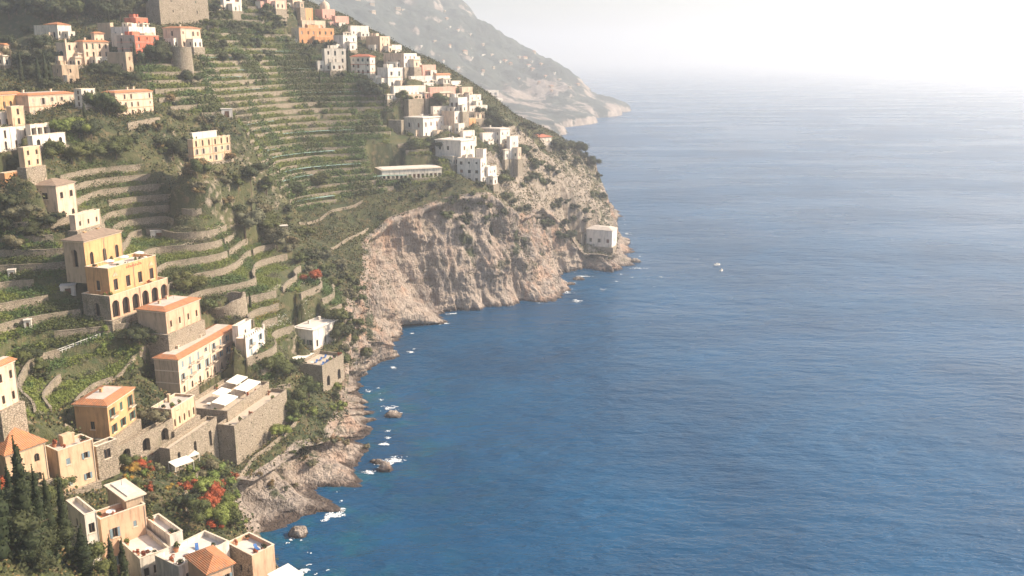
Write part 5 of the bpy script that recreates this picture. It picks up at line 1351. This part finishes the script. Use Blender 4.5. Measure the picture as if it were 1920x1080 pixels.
# ------------------------------------------------------------------ awnings, parasols, loungers and other terrace things
def awning(b, x0, x1, y0, y1, z, label, drop=.5, mat='canvas'):
    r = thing('awning', label, 'awning', on(b, x0, y0, z), 'cream awnings')
    rz = math.pi/2-b['phi']; W, L = x1-x0, y1-y0; h = 2.7
    mb = MB(); n = 6
    for q in range(n):
        a, e = W*q/n, W*(q+1)/n; s0 = .12*math.sin(q*math.pi/n*3); s1 = .12*math.sin((q+1)*math.pi/n*3)
        mb.poly([(a, 0, h-drop+s0*.3), (e, 0, h-drop+s1*.3), (e, L, h), (a, L, h)])
        mb.poly([(a, -.02, h-drop-.28), (e, -.02, h-drop-.28), (e, 0, h-drop+s1*.3), (a, 0, h-drop+s0*.3)])
    mb.build('canopy', [M[mat]], r, None, rz)
    for x in np.linspace(.05, W-.05, max(2, int(W/4)+1)):
        g = MB(); g.box(x-.04, x+.04, .02, .10, -.2, h-drop); g.build('post', [M['whitepaint']], r, None, rz)
    for x in (.05, W-.05):
        g = MB(); g.box(x-.04, x+.04, L-.1, L-.02, -.2, h-.02); g.build('post', [M['whitepaint']], r, None, rz)
    return r
def parasol(P, label, mat='canvas', R=1.5, grp='cream parasols'):
    r = thing('parasol', label, 'parasol', P, grp)
    g = MB(); n = 8
    for q in range(n):
        a0, a1 = 2*math.pi*q/n, 2*math.pi*(q+1)/n
        g.poly([(R*math.cos(a0), R*math.sin(a0), 2.2), (R*math.cos(a1), R*math.sin(a1), 2.2), (0, 0, 2.75)])
        g.poly([(R*math.cos(a0), R*math.sin(a0), 2.02), (R*math.cos(a1), R*math.sin(a1), 2.02), (R*math.cos(a1), R*math.sin(a1), 2.2), (R*math.cos(a0), R*math.sin(a0), 2.2)])
    g.build('canopy', [M[mat]], r)
    g = MB(); g.box(-.04, .04, -.04, .04, -.1, 2.7); g.build('pole', [M['whitepaint']], r)
def table(P, label, r0=.6, rz=0):
    r = thing('table', label, 'table', P, 'terrace tables')
    g = MB(); n = 12
    g.poly([(r0*math.cos(2*math.pi*q/n), r0*math.sin(2*math.pi*q/n), .76) for q in range(n)])
    for q in range(n):
        a0, a1 = 2*math.pi*q/n, 2*math.pi*(q+1)/n
        g.poly([(r0*math.cos(a0), r0*math.sin(a0), .5), (r0*math.cos(a1), r0*math.sin(a1), .5), (r0*math.cos(a1), r0*math.sin(a1), .76), (r0*math.cos(a0), r0*math.sin(a0), .76)])
    g.build('tabletop', [M['whitepaint']], r)
    g = MB(); g.box(-.06, .06, -.06, .06, 0, .75); g.box(-.3, .3, -.3, .3, 0, .05); g.build('pedestal', [M['iron']], r)
def lounger(P, rz, label, mat='blue'):
    r = thing('sun_lounger', label, 'sun lounger', P, 'blue sun loungers on the pool terrace', rz)
    g = MB(); g.box(-.32, .32, -.95, .35, .30, .40); g.build('mattress', [M[mat]], r)
    g = MB(); g.poly([(-.32, .35, .32), (.32, .35, .32), (.32, .95, .75), (-.32, .95, .75)]); g.poly([(-.32, .35, .42), (.32, .35, .42), (.32, .95, .85), (-.32, .95, .85)]); g.poly([(-.32, .95, .75), (.32, .95, .75), (.32, .95, .85), (-.32, .95, .85)]); g.build('backrest', [M[mat]], r)
    for x in (-.28, .28):
        for y in (-.85, .3):
            g = MB(); g.box(x-.03, x+.03, y-.03, y+.03, 0, .297); g.build('leg', [M['whitepaint']], r)
HTT = find('awnings of the cliff hotel'); HTB = find('big rough stone bastion'); HTL = find('long cream hotel with orange')
zt = HTT['H']-.95; W_ = HTT['WR']
awning(HTT, W_*.50, W_*.86, .8, 4.6, zt, 'wide cream awning along the wall of the hotel terrace')
awning(HTT, W_*.04, W_*.34, 1.2, 5.2, zt, 'low cream awning at the near end of the hotel terrace')
awning(HTT, W_*.30, W_*.52, 5.6, 8.6, zt, 'narrow cream awning in the middle of the hotel terrace')
awning(HTT, W_*.70, W_*.98, 6.5, 9.8, zt, 'cream awning against the hotel front beside the white tower')
for k, (x, y) in enumerate([(.42, .45), (.62, .55), (.9, .6), (.2, .6)]):
    table(on(HTT, W_*x, HTT['WL']*y, zt), ['white table between the awnings on the hotel terrace', 'white table behind the wide awning', 'white table at the far end of the hotel terrace', 'white table behind the low awning'][k])
# villa terraces
VB = [b for b in BL if b['of'] is V]; VM, VT = VB[0], VB[1]
zv = VM['H']-.95
for k, (x, y) in enumerate([(.15, 1.6), (.3, 1.5), (.45, 1.7), (.6, 1.5), (.78, 1.6), (.9, 2.2)]):
    table(on(VM, VM['WR']*x, y, zv), ['first', 'second', 'third', 'fourth', 'fifth', 'sixth'][k]+' white table from the left on the golden villa roof terrace', .55)
for k, x in enumerate((.2, .5, .82)):
    parasol(on(VM, VM['WR']*x, 3.0, zv), ['left', 'middle', 'right'][k]+' cream parasol on the golden villa roof terrace')
# pergola in front of the small white house near the pool
SW = find('small white house above the pool')
awning(SW, -9.5, -1.2, -1.5, SW['WL']*.75, -2.9, 'flat cream canopy roof left of the small white house', .15)
hb = MB()
PT = find('rounded stone sun terrace'); zp = PT['H']-.95
for k, (x, y) in enumerate([(.25, .2), (.42, .2), (.58, .22), (.75, .2), (.35, .55), (.55, .55), (.75, .55)]):
    lounger(on(PT, PT['WR']*x, PT['WL']*y, zp), -PT['phi']+.3, ['first', 'second', 'third', 'fourth'][k % 4]+(' front' if k < 4 else ' rear')+' row blue lounger on the rounded sun terrace')
table(on(PT, PT['WR']*.2, PT['WL']*.6, zp), 'white table on the rounded sun terrace')
# lower garden canopies
for k, (px, py) in enumerate([(342, 872), (330, 886)]):
    loc, nor = hit(px, py+6)
    fake = dict(C=tuple(loc), phi=math.radians(40))
    awning(fake, 0, 5.0, 0, 3.2, 0, ['upper', 'lower'][k]+' white canvas canopy in the garden under the niche wall', .3)
# white gates, fences and small white huts on the near terraces
def fence_px(pts, label, h=1.0):
    L = [hit(*p)[0] for p in pts]
    r = thing('white_fence', label, 'fence', tuple(L[0]), 'white garden fences')
    o = L[0]
    for a, e in zip(L[:-1], L[1:]):
        d_ = (e-a); ln = d_.length; n = max(2, int(ln/.9)); ang = math.atan2(d_.y, d_.x)
        g = MB(); a_ = a-o; e_ = e-o; nx, ny = -math.sin(ang)*.05, math.cos(ang)*.05
        for z in (h*.45, h):
            g.poly([(a_.x-nx, a_.y-ny, a_.z+z-.16), (e_.x-nx, e_.y-ny, e_.z+z-.16), (e_.x-nx, e_.y-ny, e_.z+z), (a_.x-nx, a_.y-ny, a_.z+z)])
            g.poly([(a_.x-nx, a_.y-ny, a_.z+z), (e_.x-nx, e_.y-ny, e_.z+z), (e_.x+nx, e_.y+ny, e_.z+z), (a_.x+nx, a_.y+ny, a_.z+z)])
        g.build('rail', [M['whitepaint']], r)
        for q in range(n+1):
            p = a_.lerp(e_, q/n); g = MB(); g.box(p.x-.08, p.x+.08, p.y-.08, p.y+.08, p.z-.4, p.z+h+.05); g.build('picket', [M['whitepaint']], r)
fence_px([(102, 664), (145, 648), (188, 632)], 'long white fence on the terraces below the golden villa')
fence_px([(205, 618), (232, 612)], 'short white fence at the foot of the golden villa')
def hut(px, py, w, h, label, mat='white'):
    loc, nor = hit(px, py)
    r = thing('garden_hut', label, 'hut', tuple(loc), 'small huts on the terraces', rz=math.radians(20))
    g = MB(); facade(g, (-w/2, 0), (1, 0), (0, -1), w, -.6, h, [(w*.3, w*.7, 0, h*.75, False, .15)]); facade(g, (w/2, 0), (0, 1), (1, 0), w*.8, -.6, h, []); facade(g, (w/2, w*.8), (-1, 0), (0, 1), w, -.6, h, []); facade(g, (-w/2, w*.8), (0, -1), (-1, 0), w*.8, -.6, h, [])
    g.build('wall', [M[mat]], r)
    g = MB(); g.poly([(-w*.2, .15, 0), (w*.2, .15, 0), (w*.2, .15, h*.75), (-w*.2, .15, h*.75)]); g.build('door', [M['door']], r)
    g = MB(); g.box(-w/2-.15, w/2+.15, -.2, w*.8+.15, h+.003, h+.18); g.build('roof', [M['paleflat']], r)
hut(23, 522, 2.0, 2.4, 'small white hut on the terrace left of the golden villa')
hut(53, 618, 1.8, 2.6, 'narrow white hut on the lower left terraces')
hut(128, 552, 4.0, 2.4, 'long white panelled hut beside the golden villa')
hut(426, 220, 4.5, 3.4, 'white box hut alone on the far vine terraces')
hut(570, 143, 2.5, 2.5, 'white hut at the edge of the far hedges')
hut(300, 445, 6, 2.2, 'long low shelter on the terraces above the golden villa')
hut(533, 440, 3.0, 3.4, 'small stone hut in the gully', 'palestone')
# parapets and garden walls drawn along the ground
def wall_px(pts, label, h=1.0, th=.5, mat='palestone', name='parapet_wall', step=1.2, world=None):
    L = [hit(*p)[0] for p in pts] if world is None else [Vector(p) for p in world]
    P, ln = resample(np.array([(p.x, p.y) for p in L]), step); n = len(P)
    t = np.gradient(P, axis=0); t /= np.hypot(t[:, 0], t[:, 1])[:, None]; nn = np.c_[t[:, 1], -t[:, 0]]
    zb = ground(P[:, 0], P[:, 1]) - 1.2; zt = ground(P[:, 0], P[:, 1]) + h
    k5 = np.ones(5)/5; zt = np.convolve(np.pad(zt, 2, mode='edge'), k5, 'valid'); zb = np.minimum(zb, zt-h-.4)
    prof = [(-th/2, zb), (-th/2, zt-.12), (-th/2-.06, zt-.12), (-th/2-.06, zt), (th/2+.06, zt), (th/2+.06, zt-.12), (th/2, zt-.12), (th/2, zb)]
    V_ = np.concatenate([np.c_[P+nn*o_, z_] for o_, z_ in prof]); m_ = len(prof)
    ff = [(a*n+q, a*n+q+1, (a+1)*n+q+1, (a+1)*n+q) for a in range(m_-1) for q in range(n-1)] + [tuple(a*n for a in range(m_)), tuple(a*n+n-1 for a in range(m_))[::-1]]
    c0 = np.array([P[0, 0], P[0, 1], float(zb[0])])
    o = mesh_obj(name, [tuple(v_) for v_ in V_-c0], ff, M[mat], loc=tuple(c0))
    return tag(o, label, 'wall', 'garden and cliff edge walls')
wall_px([(440, 898), (470, 868), (505, 842), (540, 812), (556, 796)], 'curved pale parapet wall along the near cliff top', .9)
wall_px([(352, 965), (349, 925), (360, 905), (375, 885)], 'pale garden wall beside the red flowering trees', .8, .6)
wall_px([(232, 752), (120, 800)], 'stone wall running down left of the yellow house', 1.4) 
wall_px([(300, 655), (230, 700), (150, 745)], 'long pale wall below the green hedge left of the cliff hotel', 1.0)
wall_px([(545, 725), (510, 745), (500, 752)], 'low wall between the hotel terrace and the rounded sun terrace', 1.0)
wall_px([(620, 470), (660, 448), (690, 432)], 'stone wall high on the gully side near the big cliff', 1.2)
wall_px([(560, 420), (620, 398), (680, 378)], 'pale path wall rising to the big cliff top', 1.0)
wall_px([(1000, 392), (1030, 376), (1055, 368)], 'pale path wall on the rocky point', .8)
wall_px([(240, 245), (300, 232)], 'long stone garden wall in front of the cream hotel with brown side', 2.5)
# white canopy and roof things at the bottom
RT = find('sunken roof terrace'); TC = find('large tan house')
awning(RT, 1.0, 6.0, -7.5, -3.0, RT['H']-6.0, 'big white sail canopy at the bottom edge below the sunken terrace', .6)
BT = find('broad pale roof terrace'); WT = find('white walled terrace')
table(on(BT, 3, 3, BT['H']-.95), 'white table on the broad pale roof terrace', .7)
table(on(WT, 5, 3, WT['H']-.95), 'white table on the white walled terrace', .7)
lounger(on(WT, 7, 4, WT['H']-.95), .4, 'single blue lounger on the white walled terrace')
lounger(on(RT, 3, 2.5, RT['H']-.95), .7, 'blue lounger in the sunken roof terrace')
table(on(TC, 3.0, TC['WL']*.6, TC['H']-.95), 'white oval table on the orange roof terrace', .9)

# hedges and flower borders along the terraces
def hedge(pts, w, h, mat, label, n=9, size=.38, cat='hedge', name='hedge'):
    L = [hit(*p)[0] for p in pts]
    P, ln = resample(np.array([(p.x, p.y) for p in L]), .35)
    k = max(1, int(w/.5)); Q = np.repeat(P, k, 0) + rng.uniform(-w/2, w/2, (len(P)*k, 2))
    Z_ = ground(Q[:, 0], Q[:, 1]); V_, F_ = clumps(np.c_[Q, Z_ + h*.35*rng.uniform(.3, 1.2, len(Q))], n, h*.6, size, rng, .8, .3)
    c0 = np.array([P[0, 0], P[0, 1], float(Z_[0])])
    o = add_obj(name, np_mesh(name, V_-c0, F_, M[mat]), None, tuple(c0)); tag(o, label, cat, 'hedges and borders on the near slope') if cat == 'hedge' else tag(o, label, kind='stuff')
hedge([(85, 762), (150, 728), (220, 690), (285, 655)], 3.0, 1.6, 'leaf_bright', 'long bright green hedge band left of the cliff hotel')
hedge([(75, 618), (130, 592), (180, 572)], 2.6, 1.8, 'leaf_mid', 'dark green hedge left of the golden villa arcade')
hedge([(110, 650), (150, 630), (200, 610)], 2.0, 1.5, 'leaf_mid', 'green hedge behind the long white fence')
hedge([(480, 600), (515, 580), (555, 560)], 1.2, .8, 'leaf_yellow', 'yellow and orange flower border above the small white house', 6, .3, 'flower border', 'flower_border')
hedge([(500, 560), (540, 542), (585, 525)], 1.8, .6, 'leaf_white', 'white blossom border high above the small white house', 4, .28, 'flower border', 'flower_border')
hedge([(500, 612), (540, 595), (580, 578)], 1.5, .6, 'leaf_white', 'pale blossom border just above the small white house', 4, .28, 'flower border', 'flower_border')
hedge([(335, 470), (380, 450), (420, 436)], 1.6, .6, 'leaf_white', 'white blossom border above right of the golden villa', 3, .28, 'flower border', 'flower_border')
hedge([(300, 500), (330, 485), (350, 478)], 3.5, 1.6, 'leaf_bright', 'bright green vine patch right of the golden villa')
hedge([(460, 850), (500, 822), (540, 795)], 2.5, 1.0, 'leaf_bright', 'bright green planting behind the curved cliff parapet')
hedge([(562, 662), (602, 645)], 1.2, 1.8, 'leaf_mid', 'clipped hedge in front of the small white house')
hedge([(105, 245), (150, 275)], 3.5, 1.6, 'leaf_bright', 'bright green creeper spilling below the long cream hotel')
hedge([(238, 882), (285, 850)], 2.2, 1.0, 'leaf_red', 'red flower border beneath the big dark arch', 6, .3, 'flower border', 'flower_border')

# potted plants standing on roof terraces and ledges
def lathe_mesh(name, prof, mat, n=10):
    V_, F_ = [], []
    for r_, z_ in prof: V_ += [(r_*math.cos(2*math.pi*q/n), r_*math.sin(2*math.pi*q/n), z_) for q in range(n)]
    for a in range(len(prof)-1):
        for q in range(n): F_.append((a*n+q, a*n+(q+1) % n, (a+1)*n+(q+1) % n, (a+1)*n+q))
    F_.append(tuple(range(n))[::-1]); me = bpy.data.meshes.new(name); me.from_pydata(V_, [], F_); me.materials.append(mat); return me
POT = lathe_mesh('pot', [(.22, 0), (.34, .45), (.38, .47), (.38, .55), (.32, .55), (.30, .48), (0.01, .47)], M['terracotta'])
POTF = {}
for k, mt in enumerate(('leaf_mid', 'leaf_bright', 'leaf_red', 'leaf_dark')):
    rs = np.random.default_rng(900+k); bl = [(rs.normal()*.16, rs.normal()*.16, .75+rs.uniform(0, .5), .26, .26, .28) for _ in range(5)]
    POTF[mt] = np_mesh('foliage', *leaf_cloud(bl, 160, .2, rs), M[mt])
def pots(b, n, z=None):
    rr = random.Random(int(b['px'][0])); W, L = b['WR'], b['WL']; z = (b['H']-.95 if b['roof'] in ('terrace', 'pave') else b['H']-.55) if z is None else z
    for k in range(n):
        e = rr.random()
        x, y = (rr.uniform(.8, W-.8), .75) if e < .5 else ((.75, rr.uniform(.8, L-.8)) if e < .8 else (rr.uniform(.8, W-.8), L-.8))
        P = on(b, x, y, z); mt = rr.choice(list(POTF)); s = rr.uniform(.8, 1.5)
        r = thing('potted_plant', None, 'potted plant', P, 'potted plants on the terraces')
        for nm, me in (('pot', POT), ('foliage', POTF[mt])):
            o = add_obj(nm, me, r, None, rr.uniform(0, 6)); o.scale = (s, s, s)
        later(r, {'leaf_mid': 'green', 'leaf_bright': 'light green', 'leaf_red': 'red flowering', 'leaf_dark': 'dark green'}[mt]+' potted plant', P)
for nm, n in [('broad pale roof terrace', 4), ('white walled terrace', 6), ('sunken roof terrace', 5), ('large tan house', 3), ('narrow bright white terrace', 3), ('plain cream house', 3), ('small pale yellow annexe', 4), ('awnings of the cliff hotel', 6), ('big rough stone bastion', 5), ('rounded stone sun terrace', 4), ('three storey apricot', 4), ('white loggia with dark', 6)]: pots(find(nm), n)
pots(VM, 7); pots(V, 6)

# ------------------------------------------------------------------ rocks and foam
def rock(px, py, w, label, h=.6):
    p = UZ(px, py, 0); n, m_ = 14, 8
    V_, F_ = [], []
    for a in range(m_+1):
        for q in range(n):
            th, ph = math.pi*a/m_, 2*math.pi*q/n
            x, y, z = math.sin(th)*math.cos(ph), math.sin(th)*math.sin(ph), math.cos(th)
            k = 1 + .38*float(fbm(x*1.7+px, y*1.7, z*1.7, 3)) + .2*float(ridged(x*3+px, y*3, z*3, 2))
            V_.append((x*k*w/2, y*k*w/2*.8, z*k*w/2*h*1.2))
    for a in range(m_):
        for q in range(n): F_.append((a*n+q, a*n+(q+1) % n, (a+1)*n+(q+1) % n, (a+1)*n+q))
    o = mesh_obj('sea_rock', V_, F_, M['cliff'], loc=(p[0], p[1], -.1)); tag(o, label, 'rock', 'rocks in the surf')
rock(738, 779, 6, 'low brown rock in the surf off the pool terrace', .4); rock(722, 881, 4.5, 'dark pointed rock in the foam below the near cliff', .9); rock(711, 868, 3, 'small rock between the dark pointed rock and the cliff', .7)
rock(700, 866, 2.2, 'tiny rock right against the near cliff foot', .7); rock(1085, 524, 6, 'flat rock in the surf left of the lone white house ledge', .4); rock(1070, 533, 5, 'flat rock at the foot of the big cliff cove', .4); rock(1192, 491, 6, 'outermost rock below the lone white house', .6); rock(560, 1003, 5, 'rounded rock at the nearest cliff foot', .8)
rock(786, 607, 5, 'pale boulder at the foot of the big cliff gully', .6)
fv, ff_ = [], []
def foam(px, py, wx, wy, dens=.1, cell=.22):
    p = UZ(px, py, 0); nx = int(wx/cell); ny = int(wy/cell)
    xs, ys = np.meshgrid((np.arange(nx)-nx/2)*cell, (np.arange(ny)-ny/2)*cell)
    r_ = np.sqrt((xs/(wx/2))**2+(ys/(wy/2))**2)
    f = fbm((xs+p[0])/1.9, (ys+p[1])/1.3, 1.5, 4)*1.0 + ridged((xs+p[0])/3, (ys+p[1])/2, 4.5, 3)*.35 + .28 - r_*.85 + dens*.6
    keep = np.random.default_rng(int(px)).random(f.shape) < np.clip((f-.18)*2.2, 0, .9)
    for x, y in zip(xs[keep]+p[0], ys[keep]+p[1]):
        k = len(fv); s = cell*.62
        fv.extend([(x-s*random.uniform(.7, 1.2), y-s, .05), (x+s, y-s*random.uniform(.7, 1.2), .05+random.uniform(0, .12)), (x+s*random.uniform(.7, 1.2), y+s, .05), (x-s, y+s, .05+random.uniform(0, .1))]); ff_.append((k, k+1, k+2, k+3))
for f in [(728,764,9,9),(745,775,7,6),(722,868,9,12,.3),(742,862,7,9,.2),(690,884,7,7),(705,905,4,6),(722,832,5,6),(622,968,9,8,.3),(640,955,4,6),(600,985,6,5),(1196,503,16,9,.3),(1185,520,8,6),(1082,565,10,9,.3),(1095,518,14,8,.25),(1070,530,10,7),(1065,548,10,8),(1165,514,8,5),(1178,438,8,12),(1174,458,6,12),(770,660,5,7),(838,606,5,7),(846,588,8,5),(550,1012,5,6),(590,1066,8,5),(560,1075,5,4),(1130,543,9,4,-.1),(1240,520,5,4,-.05),(1155,528,7,4,-.1),(825,691,4,3,-.05),(1226,538,4,3),(690,735,5,5),(770,625,4,6),(740,690,4,5),(960,573,10,3,-.1),(1015,569,10,3,-.05)]: foam(*f)
for q_ in range(0, len(coastL), 9):
    x, y = coastL[q_]+outs[q_]*1.5
    if y < 720 and fbm(x/9, y/9, 3., 2) > .05: foam(*PR(x, y, 0), 4.0, 3.2, -.14)
tag(mesh_obj('sea_foam', np.array(fv), np.array(ff_), M['foam']), 'white foam breaking round the rocks', kind='stuff')
# two small boats far out
def boat(px, py, L, rz, label):
    p = UZ(px, py, 0); r = thing('motor_boat', label, 'boat', (p[0], p[1], 0), 'small boats', rz)
    g = MB(); st = [(-.5, .34), (-.2, .40), (.15, .36), (.36, .22), (.5, .01)]
    for (x0, w0), (x1, w1) in zip(st[:-1], st[1:]):
        for s in (-1, 1):
            g.poly([(x0*L, s*w0*L*.42, -.25), (x1*L, s*w1*L*.42, -.25), (x1*L, s*w1*L*.5, .75), (x0*L, s*w0*L*.5, .65)])
        g.poly([(x0*L, -w0*L*.48, .5), (x1*L, -w1*L*.48, .5), (x1*L, w1*L*.48, .5), (x0*L, w0*L*.48, .5)])
    g.poly([(-.5*L, -.15*L, -.25), (-.5*L, .15*L, -.25), (-.5*L, .17*L, .65), (-.5*L, -.17*L, .65)]); g.build('hull', [M['whitepaint']], r)
    g = MB(); g.box(-.12*L, .12*L, -.12*L, .12*L, .5, 1.2); g.build('cabin', [M['whitepaint']], r)
    g = MB(); g.box(-.1*L, .10*L, -.122*L, .122*L, .85, 1.08); g.box(.1*L, .123*L, -.1*L, .1*L, .8, 1.1); g.build('windscreen', [M['pane']], r)
boat(1345, 497, 4.2, .5, 'upper small white boat on the open sea'); boat(1353, 508, 3.0, .9, 'lower small white boat on the open sea')
finish_labels()
